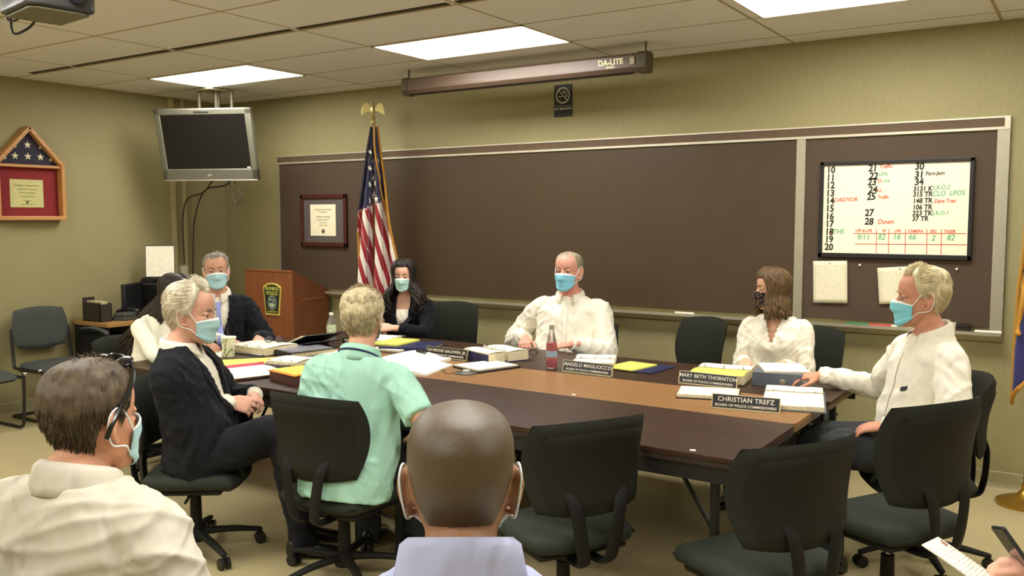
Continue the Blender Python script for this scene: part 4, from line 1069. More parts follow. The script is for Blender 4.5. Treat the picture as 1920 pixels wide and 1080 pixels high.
class Person:
    hair = None
def person(name, label, x, y, yaw, s=1.0, seat=.45, top=None, lean=0, side=0, twist=0, belly=.0, width=1.0, female=False, head=(0, 0, 0), hshift=(0, 0, 0), skinc=('fair', (214, 158, 126)),
           hands=None, legs=None, voxel=.0055, neck=1.0, cat='person', headscale=1.0):
    """hands: {side: dict(w=world wrist, d=world finger dir, n=world back normal, pole=local pole, curl=...)}"""
    P = Person(); P.s = s; P.female = female; P.width = width; P.belly = belly
    P.root = thing(name, label, cat, (x, y, 0), R(yaw - 90))
    P.inv = Matrix.Translation((x, y, 0)) @ Matrix.Rotation(R(yaw - 90), 4, 'Z'); P.inv.invert()
    loc = lambda w: P.inv @ V(w)
    rot3 = P.inv.to_3x3()
    P.hs = s * headscale
    P.Rt = (Matrix.Rotation(R(twist), 3, 'Z') @ Matrix.Rotation(R(side), 3, 'Y') @ Matrix.Rotation(R(-lean), 3, 'X'))
    P.Rh = Matrix.Rotation(R(head[0]), 3, 'Z') @ Matrix.Rotation(R(-head[1]), 3, 'X') @ Matrix.Rotation(R(head[2]), 3, 'Y')
    HO = P.Rt @ (V((0, 0, .52)) * s) + P.Rh @ (V((0, .022, .105)) * s) + V((0, .012, .030)) * s + V(hshift) * s
    hz = seat + .095 * s if top is None else top - HO.z - .1265 * P.hs
    P.hz = hz
    P.H = V((0, 0, hz))
    P.T = lambda q: P.H + P.Rt @ (V(q) * s)
    P.Tm = Matrix.Translation(P.H) @ P.Rt.to_4x4() @ Matrix.Scale(s, 4)
    P.HC = P.H + HO
    P.Hm = Matrix.Translation(P.HC) @ P.Rh.to_4x4() @ Matrix.Scale(P.hs, 4)
    W = width
    sh = .168 if female else .186
    P.sh = sh
    P.arms = {}
    for sd in (1, -1):
        S = P.T((sd * sh * W, -.008, .408))
        hd = (hands or {}).get(sd)
        if hd is None:
            hd = dict(wl=P.T((sd * .19, .26, .12)), dl=(0, 1, -.3), nl=(sd * .3, .2, 1))
        wl = loc(hd['w']) if 'w' in hd else V(hd['wl'])
        dl = rot3 @ V(hd['d']) if 'd' in hd else V(hd['dl']); nl = rot3 @ V(hd['n']) if 'n' in hd else V(hd['nl'])
        E, wl = ik(S, wl, .295 * s, .262 * s, V(hd.get('pole', (sd * .7, -.5, -.8))))
        P.arms[sd] = (S, E, wl, dl, nl, hd)
    P.legs = {}
    lg = legs or {}
    for sd in (1, -1):
        Hj = P.H + V((sd * .092, .03, -.005)) * s
        l = lg.get(sd, {})
        K = V(l.get('knee', (sd * .12, .45 * s, hz - .045)))
        A = V(l.get('ankle', (sd * .12, .47 * s, .085)))
        P.legs[sd] = (Hj, K, A, V(l.get('toe', (sd * .05, 1, 0))))
    g = M()
    g.merge(head_mesh(female), P.Hm)
    nr = (.049 if female else .060) * neck
    g.tube([P.T((0, -.01, .44)), P.T((0, -.005, .52)), P.HC + P.Rh @ (V((0, -.018, -.075)) * s), P.HC + P.Rh @ (V((0, -.012, -.02)) * s)], [nr * s * 1.25, nr * s * 1.02, nr * s * .95, nr * s * .9], 20, sub=4)
    g.merge(torso_geo(P, -.006))
    for sd in (1, -1):
        S, E, wl, dl, nl, hd = P.arms[sd]
        g.tube([P.T((sd * sh * W * .6, -.005, .425)), S, S.lerp(E, .5), E, E.lerp(wl, .35), wl], [r_ * s for r_ in ((.055, .052, .046, .037, .040, .026) if not female else (.046, .043, .037, .031, .033, .022))], 16, sub=4)
        g.merge(hand_geo(wl, dl, nl, sd, hd.get('curl', (22, 26, 18)), hd.get('spread', 5), s * (.93 if female else 1.0) * hd.get('hs', 1), hd.get('thumb', (42, 18))))
        Hj, K, A, toe = P.legs[sd]
        g.tube([Hj, Hj.lerp(K, .5), K, K.lerp(A, .35), A], [r_ * s for r_ in (.082, .072, .056, .052, .036)], 16, sub=4)
        g.tube([A + V((0, 0, -.01)), A + V((toe.x * .04, toe.y * .04, -.035)) * s], [.030 * s, .022 * s], 12)
    me = fuse(g, voxel, 2, .4)
    P.skin = skin(*skinc)
    P.body = link_mesh('body', me, P.skin, P.root, smooth=180)
    # eyes
    if voxel < 1:
        for sd in (1, -1):
            k = .95 if female else 1
            c = P.Hm @ V((sd * .032 * k, .0725 * k, .004))
            e = M().ell(c, (.0108 * s,) * 3, 0, 14).build('eye', mat('eye white', (176, 160, 146), .25, var=.02), P.root, smooth=180)
            iris = P.Hm @ V((sd * .032 * k, .0725 * k + .0068, .0035))
            M().ell(iris, (.0064 * s, .0060 * s, .0064 * s), 0, 10).build('iris', mat('dark iris', (50, 38, 30), .15), e, smooth=180)
    return P

def torso_secs(P, off, zlo=-.10, zhi=.56):
    """(height, centre y, half width, front, back) of the torso"""
    b, W = P.belly, P.width
    if P.female:
        tab = [(-.12, .165, .10, .10), (-.03, .182, .125, .125), (.06, .165, .115, .11), (.15, .138, .105, .092), (.24, .142, .112, .092), (.31, .152, .128, .098), (.36, .158, .115, .098), (.41, .158, .092, .094), (.445, .140, .070, .084), (.475, .100, .056, .072), (.505, .062, .050, .060), (.55, .046, .045, .050)]
    else:
        tab = [(-.12, .165, .10, .11), (-.03, .180, .125, .125), (.06, .176, .130, .112), (.15, .170, .130, .102), (.24, .173, .128, .102), (.31, .182, .126, .106), (.36, .188, .120, .108), (.41, .190, .104, .106), (.445, .170, .082, .098), (.475, .125, .066, .086), (.505, .080, .058, .074), (.55, .058, .055, .060)]
    out = []
    for z, w, f, bk in tab:
        bl = b * math.exp(-((z - .10) / .13) ** 2)
        out.append((z, w * W + bl * .55 + off / P.s, f + bl + off / P.s, bk + off / P.s * .8))
    return out
def torso_ring(P, sec, n=40, e=.85):
    z, w, f, bk = sec; cy, ry = (f - bk) / 2, (f + bk) / 2
    r = []
    for th in ring_th(n):
        sx, c = math.sin(th), math.cos(th)
        r.append(P.T((math.copysign(abs(sx) ** e, sx) * w, cy + math.copysign(abs(c) ** e, c) * ry - .006, z)))
    return r
def torso_geo(P, off, zlo=-9, zhi=9):
    T_ = np.array(torso_secs(P, off)); zs = np.linspace(max(zlo, T_[0, 0]), min(zhi, T_[-1, 0]), 34)
    cols = []
    for c in range(1, 4):
        y = np.interp(zs, T_[:, 0], T_[:, c]); cols.append(y)
    return M().loft([torso_ring(P, (z, cols[0][i], cols[1][i], cols[2][i])) for i, z in enumerate(zs)])

def sleeve(P, sd, radii, end=1.0, start=.0):
    """sleeve tube from inside the shoulder to a fraction of the arm (1 = wrist, .5 = elbow)"""
    S, E, wl, dl, nl, hd = P.arms[sd]; s = P.s
    pts = [P.T((sd * P.sh * P.width * .55, -.006, .415)), S]
    if end <= .5:
        pts += [S.lerp(E, .5 * end / .5), S.lerp(E, end / .5)]; rr = radii[:4]
    else:
        t = (end - .5) / .5; pts += [S.lerp(E, .5), E, E.lerp(wl, t * .5), E.lerp(wl, t)]; rr = radii
    return M().tube(pts, [r * s for r in rr], 18, sub=4, cap='round' if end > .5 else 'flat')

def garment(P, name, m, off, arm_r, end, zlo=-.12, zhi=.485, fold=.003, seed=1, voxel=.0075, cut=None, freq=26, skirt=None, solid=0):
    g = torso_geo(P, off, zlo, zhi)
    if skirt: g.merge(skirt)
    for sd in (1, -1): g.merge(sleeve(P, sd, arm_r, end))
    me = fuse(g, voxel, 4, .5)
    if fold: folds(me, fold, freq, seed, P=P)
    if cut:
        inv = P.Tm.inverted(); bm = bmesh.new(); bm.from_mesh(me)
        dl = [v for v in bm.verts if cut(inv @ v.co)]
        bmesh.ops.delete(bm, geom=dl, context='VERTS'); bm.to_mesh(me); bm.free()
    return link_mesh(name, me, m, P.root, smooth=180, solid=solid)
def trousers(P, m, fold=.003, seed=3, rr=(.098, .088, .072, .066, .058)):
    g = M(); s = P.s
    g.loft([torso_ring(P, (z, w * P.width + .006, f + .006, b + .006)) for z, w, f, b in ((-.13, .15, .09, .10), (-.11, .172, .11, .118), (-.03, .180, .126 + P.belly * .4, .124), (.03, .176, .128 + P.belly * .6, .114))])
    for sd in (1, -1):
        Hj, K, A, toe = P.legs[sd]
        g.tube([Hj + V((0, -.05, 0)), Hj.lerp(K, .5), K, K.lerp(A, .4), A + (A - K).normalized() * .035], [r * s for r in rr], 18, sub=4)
    me = fuse(g, .009, 4, .5); folds(me, fold, 24, seed)
    return link_mesh('trousers', me, m, P.root, smooth=180)
def shoes(P, m):
    for sd in (1, -1):
        Hj, K, A, toe = P.legs[sd]; t = toe.normalized(); s = P.s; up = V((0, 0, 1)); x = t.cross(up).normalized()
        if abs(t.z) > .3: up = x.cross(t).normalized()
        b = A + up * (-A.z + .004 if abs(t.z) < .3 else -.085)
        prof = [(-.075, .030, .07), (-.06, .036, .085), (-.02, .038, .09), (.03, .040, .075), (.09, .047, .058), (.15, .046, .045), (.19, .034, .036), (.205, .014, .022)]
        g = M().loft([[b + t * (p * s) + x * (w * s * math.copysign(abs(math.cos(a)) ** .8, math.cos(a))) + up * (h * s * .5 * (1 + math.sin(a))) for a in ring_th(16)] for p, w, h in prof])
        g.build('shoe', m, P.root, smooth=60)

def collar(P, m, th0=22, stand=.040, fall=.042, r=(.070, .066), tilt=.022, z0=.492, gap=0, name='collar'):
    """folded shirt collar round the neck, open at the front"""
    k = .9 if P.female else 1.0
    def pt(u, v):
        th = R(th0 + (360 - 2 * th0) * u); fr = max(0, math.cos(th))
        prof = [(.0, 0.0), (.002, stand), (.008, stand + .004), (.020, stand - .006), (.030 + .008 * fr ** 6, stand - fall - .030 * fr ** 8)]
        bk = max(0, -math.cos(th)); prof[-1] = (prof[-1][0] + .004 * bk, prof[-1][1] - .016 * bk); q = v * (len(prof) - 1); i = min(int(q), len(prof) - 2); t = q - i
        d = prof[i][0] * (1 - t) + prof[i + 1][0] * t; h = prof[i][1] * (1 - t) + prof[i + 1][1] * t
        rx, ry = (r[0] * k + d), (r[1] * k + d + gap * fr)
        return P.T((math.sin(th) * rx, math.cos(th) * ry - .004, z0 + h - tilt * math.cos(th) - .004 * fr))
    g = M().grid(pt, 60, 13)
    return g.build(name, m, P.root, smooth=180, solid=.003, fix=True)

def drape(P, target, pts2, name, m, off=.004, thick=.002, res=.012, back=False):
    """lay a flat outline (torso x,z) on the front of a garment"""
    bm = bmesh.new(); bm.from_mesh(target.data); bvh = BVHTree.FromBMesh(bm); bm.free()
    xs = [p[0] for p in pts2]; zs = [p[1] for p in pts2]
    # scan rows: outline polygon is y-monotone in z
    rows = max(3, int((max(zs) - min(zs)) / res)); cols = 7
    def span(z):
        c = []
        for (x0, z0), (x1, z1) in zip(pts2, pts2[1:] + pts2[:1]):
            if (z0 - z) * (z1 - z) <= 0 and z0 != z1:
                c.append(x0 + (x1 - x0) * (z - z0) / (z1 - z0))
        return (min(c), max(c)) if c else (0, 0)
    dr = (P.Rt @ V((0, 1, 0))) * (1 if back else -1)
    def pt(u, v):
        z = min(zs) + 1e-4 + (max(zs) - min(zs) - 2e-4) * v; a, b = span(z); x = a + (b - a) * u
        o = P.T((x, -.6 if back else .6, z)); h = bvh.ray_cast(o, dr)
        return (h[0] if h[0] is not None else P.T((x, .1, z))) - dr * off
    g = M().grid(pt, cols, rows)
    return g.build(name, m, P.root, smooth=60, solid=thick)

def mask(P, m=None, loops=True, drop=0, edge=True, mats=None):
    k = .95 if P.female else 1.0
    def pt(u, v):
        a = (u - .5) * 2; th = a * R(66)
        zt = -.004 - .016 * a * a - drop; zb = -.112 + .040 * a * a - .004
        z = zt + (zb - zt) * v
        w, f, b = hprof(max(-.105, z)); f = max(f, .088); w = max(w, .055)
        F = f + .012 + .0235 * math.exp(-((z + .030) / .030) ** 2) * math.exp(-(a / .42) ** 2) + .0016 * math.sin(v * PI * 7) * (1 - a * a)
        if v > .85: F -= .012 * ((v - .85) / .15) ** 2
        return P.Hm @ (V((math.sin(th) * (w + .006) * 1.04, F * math.cos(th) ** .8 + .0 * abs(a), z)) * k)
    g = M().grid(pt, 27, 25)
    if edge:
        n = 26
        for i, f in enumerate(g.f):
            row = i // n
            if row < 2: g.m[i] = 1
    o = g.build('face_mask', mats or [m or MASKB, MASKW], P.root, smooth=180, solid=.0025)
    if loops:
        for sd in (-1, 1):
            q = V
            a = P.inv_none if False else None
            tp, bt = pt(.5 + sd * .5, .06), pt(.5 + sd * .5, .94)
            h = lambda x, y, z: P.Hm @ V((sd * x, y, z))
            M().tube([tp, h(.0785, .022, .018), h(.084, -.002, .036), h(.087, -.026, .022), h(.083, -.026, -.014), h(.078, -.012, -.042), h(.071, .026, -.052), bt], .0022, 6, sub=5).build('ear_loop', MASKW, o, smooth=180)
    return o

# ------------------------------------------------------------------ hair
def hairline(th, front=.088, temple=.045, side=.0, ear=.030, nape=-.072, rec=0):
    t = abs((math.degrees(th) + 180) % 360 - 180)
    tab = [(0, front), (18, front + rec * .3), (34, front + rec), (50, front - .006 + rec * .5), (64, temple), (78, side), (92, ear), (112, -.012), (138, nape + .012), (180, nape)]
    return float(np.interp(t, [a for a, _ in tab], [b for _, b in tab]))
def hair_shell(P, m, thick=.010, hl={}, bald=None, seed=0, noise_amp=.003, bias=None, name='hair'):
    k = .95 if P.female else 1.0
    def th_at(z, th):
        mk = sstep(-.006, .012, z - hairline(th, **hl))
        q = thick * (bias(z, th) if bias else 1) * (.3 + .7 * sstep(0, .04, z - hairline(th, **hl)))
        q = q * (.12 + .88 * sstep(-.09, .05, z))
        if bald: q *= 1 - bald(z, th) * .97
        off = -.010 + (q + .010) * mk
        if mk > .5: off += noise_amp * noise.noise(V((math.sin(th) * 6 + seed, math.cos(th) * 6, z * 45)))
        return off
    rings = []
    for z in list(np.linspace(-.092, .10, 50)) + list(np.linspace(.103, .1264, 14)):
        rings.append([P.Hm @ (head_pt(z, th, th_at(z, th)) * k) for th in ring_th(96)])
    o = M().loft(rings).build(name, m, P.root, smooth=180)
    P.hair = o; P.hth = th_at
    return o
def tufts(P, m, n=500, ln=.03, rad=.0028, flow=None, hl={}, bald=None, lift=.25, seed=1, name='hair_locks', zmin=-.07, thick=.008):
    """short combed locks over the scalp, one mesh"""
    rg = random.Random(seed); g = M(); k = .95 if P.female else 1.0; c = 0; tries = 0
    while c < n and tries < n * 8:
        tries += 1
        th = rg.uniform(-PI, PI); z = zmin + (.126 - zmin) * rg.random() ** .75
        if z < hairline(th, **hl) + (.004 if z > .02 else .016): continue
        if bald and rg.random() < bald(z, th): continue
        c += 1
        p = head_pt(z, th, max(.0005, P.hth(z, th)) * .85 if P.hair else thick * .6) * k; q = head_pt(z, th, .03) * k; nrm = (q - head_pt(z, th, 0) * k).normalized()
        d = flow(p, th, z, rg) if flow else V((0, -.6, -.8))
        d = d - nrm * d.dot(nrm)
        if d.length < .05: d = V((rg.uniform(-1, 1), -1, 0))
        d.normalize(); l = ln * rg.uniform(.6, 1.25)
        pts = [p - nrm * .003, p + d * l * .35 + nrm * (lift * l * .45), p + d * l * .7 + nrm * (lift * l * .45), p + d * l + nrm * (lift * l * .1)]
        pts = [P.Hm @ x for x in pts]
        r = rad * P.s * rg.uniform(.7, 1.3)
        g.tube(pts, [(r, r * .6), (r * 1.1, r * .7), (r * .8, r * .5), (r * .15, r * .1)], 5, ref=P.Rh @ nrm, cap='flat')
    return g.build(name, m, P.hair if P.hair else P.root, smooth=180)
def long_locks(P, m, n=170, drop=.28, rad=.009, part=0, wave=.012, seed=2, front_gap=48, name='long_hair', flare=.03, behind=False, fwd=0, sway=(0, 0)):
    """long locks from the parting down over the sides and back"""
    rg = random.Random(seed); g = M(); k = .95
    for i in range(n):
        t = rg.uniform(front_gap, 180) * (1 if rg.random() < .5 else -1); th = R(t)
        st = rg.uniform(.085, .124); pts = []
        for z in np.linspace(st, -.03, 7):
            a = R(part) * (1 - sstep(.02, .12, -z + .12)) + th * (.55 + .45 * sstep(-.126, -.03, -z))
            pts.append(P.Hm @ (head_pt(z, a, .014 + .006 * rg.random()) * k))
        L = drop * rg.uniform(.78, 1.1); base = pts[-1]
        out = P.Rh @ V((math.sin(th), math.cos(th), 0)); out.z = 0
        ph = rg.uniform(0, 6)
        for j in range(1, 8):
            u = j / 7
            w = wave * u * 1.3; 
            q = base + out * (flare * u * (1.6 - .6 * u) * min(1, u * 3) + w * math.sin(ph + u * 9)) + V((w * math.cos(ph * 1.3 + u * 8), w * .6 * math.sin(ph * 2 + u * 7), 0)) + V((0, fwd * u, -L * u)) + V((sway[0] * u, sway[1] * u, 0))
            pts.append(q)
        r = rad * rg.uniform(.7, 1.2)
        nn = len(pts)
        g.tube(pts, [(r * (1 if j < nn - 5 else .95 - .17 * (j - nn + 5)), r * .55 * (1 if j < nn - 5 else .95 - .17 * (j - nn + 5))) for j in range(nn)], 6, cap='flat', sub=2)
    return g.build(name, m, P.hair if getattr(P, 'hair', None) else P.root, smooth=180)
def brows(P, m, w=.003):
    for sd in (1, -1):
        k = .95 if P.female else 1
        pts = [P.Hm @ (V((sd * a, b, c)) * k) for a, b, c in ((.016, .0935, .026), (.03, .092, .031), (.046, .083, .027))]
        M().tube(pts, [w, w * 1.1, w * .6], 6, sub=3).build('eyebrow', m, P.root, smooth=180)
def buttons(P, target, xs, m, name='button', r=.0048):
    bm = bmesh.new(); bm.from_mesh(target.data); bvh = BVHTree.FromBMesh(bm); bm.free()
    dr = P.Rt @ V((0, -1, 0))
    for x, z in xs:
        h = bvh.ray_cast(P.T((x, .6, z)), dr)
        if h[0] is not None: M().cyl(h[0] - dr * -.001, h[0] - dr * .003, r, n=10).build(name, m, target)
def cuff(P, sd, m, r=.036, ln=.05, at=.93, target=None):
    S, E, wl, dl, nl, hd = P.arms[sd]; d = (wl - E).normalized(); c = E.lerp(wl, at)
    M().tube([c - d * ln * .6, c, c + d * ln * .4], [r * P.s, r * P.s * 1.02, r * P.s], 18, cap='flat').build('cuff', m, target or P.root, smooth=50, bevel=.002)
def glasses_on(P, m): pass
# ---------------------------------------------------------------- cloth materials
WSHIRT = mat('white shirt cotton', (229, 222, 203), .8, var=.03, scale=12, bump=.12, bscale=260, sheen=.15, wr=0.8)
WBLOUSE = mat('cream blouse silk', (231, 223, 203), .6, var=.03, scale=12, bump=.08, bscale=200, sheen=.2, wr=0.8)
WKNIT = mat('white knit top', (240, 236, 214), .85, var=.04, scale=30, bump=.25, bscale=300, wr=0.8)
SUIT = mat('charcoal suit wool', (25, 26, 30), .9, spec=.2, var=.10, scale=40, bump=.12, bscale=380, sheen=.03, wr=0.8)
SUIT2 = mat('dark navy suit wool', (21, 22, 28), .9, spec=.2, var=.10, scale=40, bump=.12, bscale=380, sheen=.03, wr=0.8)
BLAZ = mat('black blazer crepe', (16, 17, 23), .9, spec=.2, var=.10, scale=40, bump=.10, bscale=320, sheen=.03, wr=0.8)
MINT = mat('mint polo pique', (160, 205, 184), .85, var=.04, scale=14, bump=.2, bscale=420, wr=0.8)
PERI = mat('pale lavender oxford cotton', (172, 176, 206), .85, var=.03, scale=14, bump=.05, bscale=1200, wr=0.8)
PALE = mat('pale cream dress shirt', (205, 198, 180), .8, var=.02, scale=12, bump=.03, bscale=900, wr=0.8)
DTROU = mat('charcoal trousers', (40, 42, 44), .85, var=.10, scale=40, bump=.12, bscale=320, wr=0.8)
NTROU = mat('navy trousers', (28, 30, 42), .85, var=.10, scale=40, bump=.12, bscale=320)
KHAKI = mat('khaki trousers', (198, 190, 150), .85, var=.06, scale=40, bump=.12, bscale=320, wr=0.8)
LEATH = mat('black shoe leather', (18, 17, 17), .3, var=.1, coat=.3)
BTN = mat('pearl shirt button', (224, 218, 200), .3)
ARM_M = [.060, .064, .058, .052, .046, .040]
ARM_J = [.066, .071, .066, .060, .055, .050]
ARM_F = [.048, .052, .047, .043, .040, .036]

def shirt_front(P, sh, x=.0, z0=.10, z1=.44, n=5):
    pl = drape(P, sh, [(x - .014, z0), (x + .014, z0), (x + .014, z1), (x - .014, z1)], 'button_placket', sh.data.materials[0], .0035, .0015)
    buttons(P, sh, [(x, z0 + (z1 - z0) * (i + .5) / n) for i in range(n)], BTN, r=.0055)
def lapels(P, jk, m, vz=.13, top=.49, w=.075):
    for sd in (1, -1):
        drape(P, jk, [(sd * .012, vz), (sd * (w + .030), top - .15), (sd * (w + .042), top - .10), (sd * (w + .022), top - .095), (sd * (w + .020), top - .04), (sd * (w - .005), top - .02), (sd * (w - .012), top - .06), (sd * .030, vz + .13)][::sd], 'lapel', m, .006, .003)
def vcut(vz=.13, top=.50, w=.068):
    def f(q):
        if q.y < 0: return q.z > .53
        if q.z < vz: return False
        return abs(q.x) < w * min(1, (q.z - vz) / (top - vz - .08)) ** .9
    return f

# ---------------------------------------------------------------- man in suit and blue tie, far left corner
P = person('person', 'man in dark suit and pale blue tie seated in front of the lectern', -5.27, 4.14, -36, 1.0, top=1.372, lean=6, belly=.02, head=(-2, -3, 3), headscale=1.06, skinc=('ruddy tan', (204, 154, 126)),
           hands={1: dict(w=(-4.86, 3.88, .795), d=(.9, .25, -.05), n=(0, 0, 1), pole=(.5, -.4, -.9)), -1: dict(w=(-4.80, 4.10, .795), d=(.8, -.5, -.05), n=(0, 0, 1), pole=(-.7, -.4, -.9))}, legs={1: dict(knee=(.02, .44, .50), ankle=(.02, .44, .085)), -1: dict(knee=(-.14, .44, .50))})
HM = hair_mat('steel grey', (148, 138, 120))
st = dict(front=.082, rec=.014, temple=.05, side=.01, ear=.02)
hair_shell(P, HM, .006, st); tufts(P, HM, 420, .022, .0026, lambda p, th, z, r: V((.9 if z > .06 else .1, -.5, -.7 if z < .06 else .0)), st, seed=3)
brows(P, hair_mat('grey brow', (110, 96, 82)))
sh = garment(P, 'dress_shirt', WSHIRT, .009, [.058, .060, .052, .046, .040, .036], .95, fold=.0015, seed=4)
jk = garment(P, 'suit_jacket', SUIT2, .020, ARM_J, .93, zlo=-.12, zhi=.495, fold=.0035, seed=5, cut=vcut(.10, .50, .070), solid=.003)
lapels(P, jk, SUIT2, .10, .49, .074)
collar(P, WSHIRT, 14, r=(.066, .064), z0=.49)
drape(P, sh, [(-.016, .425), (-.012, .40), (-.036, .06), (0, .0), (.036, .06), (.012, .40), (.016, .425), (.02, .455), (-.02, .455)][::-1], 'necktie', mat('periwinkle silk tie', (140, 148, 206), .5, var=.06, scale=90), .010, .004)
trousers(P, NTROU); shoes(P, LEATH); mask(P)

# ---------------------------------------------------------------- woman with long dark hair, writing
P = person('person', 'woman in white top with very long dark hair, writing at the table', -5.12, 3.46, 8, .95, top=1.265, lean=20, female=True, head=(6, 22, 0), skinc=('olive', (182, 134, 104)),
           hands={1: dict(w=(-4.54, 3.41, .795), d=(.82, .42, -.22), n=(.1, -.3, 1), pole=(1, -.3, -.8), curl=(38, 45, 30), thumb=(30, 30)), -1: dict(w=(-4.86, 3.74, .795), d=(.9, -.2, -.1), n=(0, 0, 1), pole=(-.3, -.3, -.9))}, legs={1: dict(knee=(.12, .42, .50)), -1: dict(knee=(-.05, .42, .50), ankle=(-.05, .44, .085))})
HM = hair_mat('dark brown', (44, 34, 26), .45)
st = dict(front=.075, temple=.03, side=-.06, ear=-.08, nape=-.09)
hair_shell(P, HM, .014, st)
long_locks(P, HM, 320, .40, .011, wave=.012, seed=4, front_gap=50, flare=.07, sway=(-.04, -.30))
brows(P, HM)
garment(P, 'knit_top', WKNIT, .013, [.056, .060, .054, .050, .046, .042], .93, zhi=.49, fold=.002, seed=8)
for sd in (1, -1): cuff(P, sd, WKNIT, .040, .05, .93)
trousers(P, NTROU); shoes(P, LEATH); mask(P)

# ---------------------------------------------------------------- silver haired man in dark suit, side on
P = person('person', 'silver haired man in a dark suit seen side on, hands folded in his lap', -3.57, 2.69, 34, 1.04, top=1.302, lean=-9, belly=.035, width=1.08, head=(-4, 4, 0), headscale=1.08, skinc=('fair pink', (212, 160, 136)), voxel=.005, hshift=(0, .012, 0),
           hands={1: dict(w=(-3.475, 2.785, .735), d=(.80, .55, -.22), n=(.30, -.75, .6), pole=(.9, -.6, -.5), curl=((38, 42, 25),) * 4, thumb=(25, 20)), -1: dict(w=(-3.50, 2.96, .735), d=(.85, -.50, -.15), n=(.35, .55, .8), pole=(-.9, -.5, -.5), curl=((45, 50, 30),) * 4, thumb=(25, 25))},
           legs={1: dict(knee=(.09, .40, .61), ankle=(.07, .50, .10)), -1: dict(knee=(-.12, .40, .55), ankle=(-.13, .46, .09))})
HM = hair_mat('silver white', (206, 196, 172), .22)
st = dict(front=.094, rec=.012, temple=.052, side=-.01, ear=.026, nape=-.085)
hair_shell(P, HM, .019, st, noise_amp=.003, bias=lambda z, th: 1.0 + .2 * sstep(.05, .11, z))
tufts(P, HM, 2600, .046, .0019, lambda p, th, z, r: V((.12 * r.uniform(-1, 1), -1, -.15 if z > .05 else -.75)), st, lift=.07, seed=6, thick=.024, zmin=-.08)
brows(P, hair_mat('grey brow', (110, 96, 82)), .0036)
garment(P, 'dress_shirt', WSHIRT, .009, [.058, .060, .052, .046, .040, .036], .985, fold=.0012, seed=9)
sk = M().loft([torso_ring(P, (z, w, f, b)) for z, w, f, b in ((-.095, .20, .13, .155), (-.06, .205, .15, .16), (0, .205, .16, .155), (.08, .2, .16, .135))])
jk = garment(P, 'suit_jacket', SUIT, .022, [.074, .080, .074, .066, .060, .052], .92, zlo=-.10, zhi=.515, fold=.005, seed=10, cut=vcut(.13, .50, .07), skirt=sk, solid=.003)
lapels(P, jk, SUIT, .13, .49, .078)
collar(P, WSHIRT, 16, stand=.046, r=(.067, .064), z0=.49)
for sd in (1, -1): cuff(P, sd, WSHIRT, .040, .05, .955)
trousers(P, SUIT, .004, 11, (.106, .096, .078, .068, .06)); shoes(P, LEATH); mask(P)

# ---------------------------------------------------------------- man in mint polo, back to camera
P = person('person', 'man in a mint green polo shirt with short grey blond hair, seen from behind', -2.71, 2.80, 108, 1.0, top=1.302, lean=10, belly=.04, width=1.02, head=(10, -4, 0), headscale=1.05, skinc=('warm fair', (208, 158, 128)),
           hands={1: dict(w=(-2.50, 3.00, .64), d=(-.35, .8, -.2), n=(.3, 0, 1), pole=(.9, -.9, -.3)), -1: dict(w=(-2.84, 3.01, .64), d=(.4, .8, -.2), n=(-.3, 0, 1), pole=(-.6, -.8, -.6))}, side=3)
HM = hair_mat('sandy grey', (190, 176, 140), .30)
st = dict(front=.085, temple=.04, side=-.01, ear=.012, nape=-.088)
spot = lambda z, th: math.exp(-((z - .085) / .022) ** 2 - ((abs(th) - PI) / .55) ** 2) * .8
hair_shell(P, HM, .013, st, bald=spot, noise_amp=.005, bias=lambda z, th: 1 - .75 * math.exp(-((abs(th) - 1.75) / .55) ** 2) * sstep(.07, .01, z))
tufts(P, HM, 2400, .030, .0018, lambda p, th, z, r: V((.3 * r.uniform(-1, 1), -.35 - (.6 if z > .1 else 0), -1 if z < .09 else .0)), st, bald=spot, lift=.10, seed=7, thick=.019, zmin=-.085)
garment(P, 'polo_shirt', MINT, .015, [.066, .071, .072, .070], .38, zlo=-.13, zhi=.498, fold=.005, seed=12, freq=18, skirt=M().loft([torso_ring(P, (z, w, f, b)) for z, w, f, b in ((-.125, .20, .14, .155), (-.07, .208, .16, .16), (0, .204, .175, .155), (.06, .198, .17, .14))]))
collar(P, MINT, 18, stand=.036, fall=.05, r=(.070, .067), z0=.492, tilt=.018)
LAN = mat('navy lanyard ribbon', (32, 36, 92), .6)
g = M()
def lanpt(u):
    th = R(30 + 300 * u); return P.T((math.sin(th) * .094, math.cos(th) * .092 - .004, .499 - .032 * math.cos(th) - .008))
g.tube([lanpt(i / 30) for i in range(31)], [(.004, .009)] * 31, 8, ref=None, cap='flat'); g.build('lanyard', LAN, P.root, smooth=60)
trousers(P, DTROU); shoes(P, LEATH); mask(P)

# ---------------------------------------------------------------- woman in black blazer
P = person('person', 'woman in a black blazer with long dark hair, hands clasped on the table', -4.47, 5.30, -66, .95, top=1.30, lean=8, female=True, width=1.05, head=(3, 4, 0), headscale=1.04, skinc=('light', (222, 172, 146)),
           hands={1: dict(w=(-4.47, 4.985, .81), d=(.62, -.75, .1), n=(-.5, -.3, .8), pole=(1, -.2, -.5), curl=((40, 48, 28),) * 4, thumb=(22, 20), hs=1.08), -1: dict(w=(-4.33, 4.955, .81), d=(-.6, -.65, .1), n=(.6, -.45, .65), pole=(-1, .1, -.6), curl=((44, 50, 30),) * 4, thumb=(22, 20), hs=1.08)})
HM = hair_mat('espresso', (38, 29, 24), .45)
st = dict(front=.078, temple=.035, side=-.05, ear=-.08, nape=-.09)
hair_shell(P, HM, .018, st)
long_locks(P, HM, 260, .25, .011, wave=.030, seed=5, front_gap=56, flare=.075)
brows(P, HM)
sh = garment(P, 'blouse', WBLOUSE, .008, [.05, .05, .045, .04, .036, .032], .8, zhi=.40, fold=.001, seed=13)
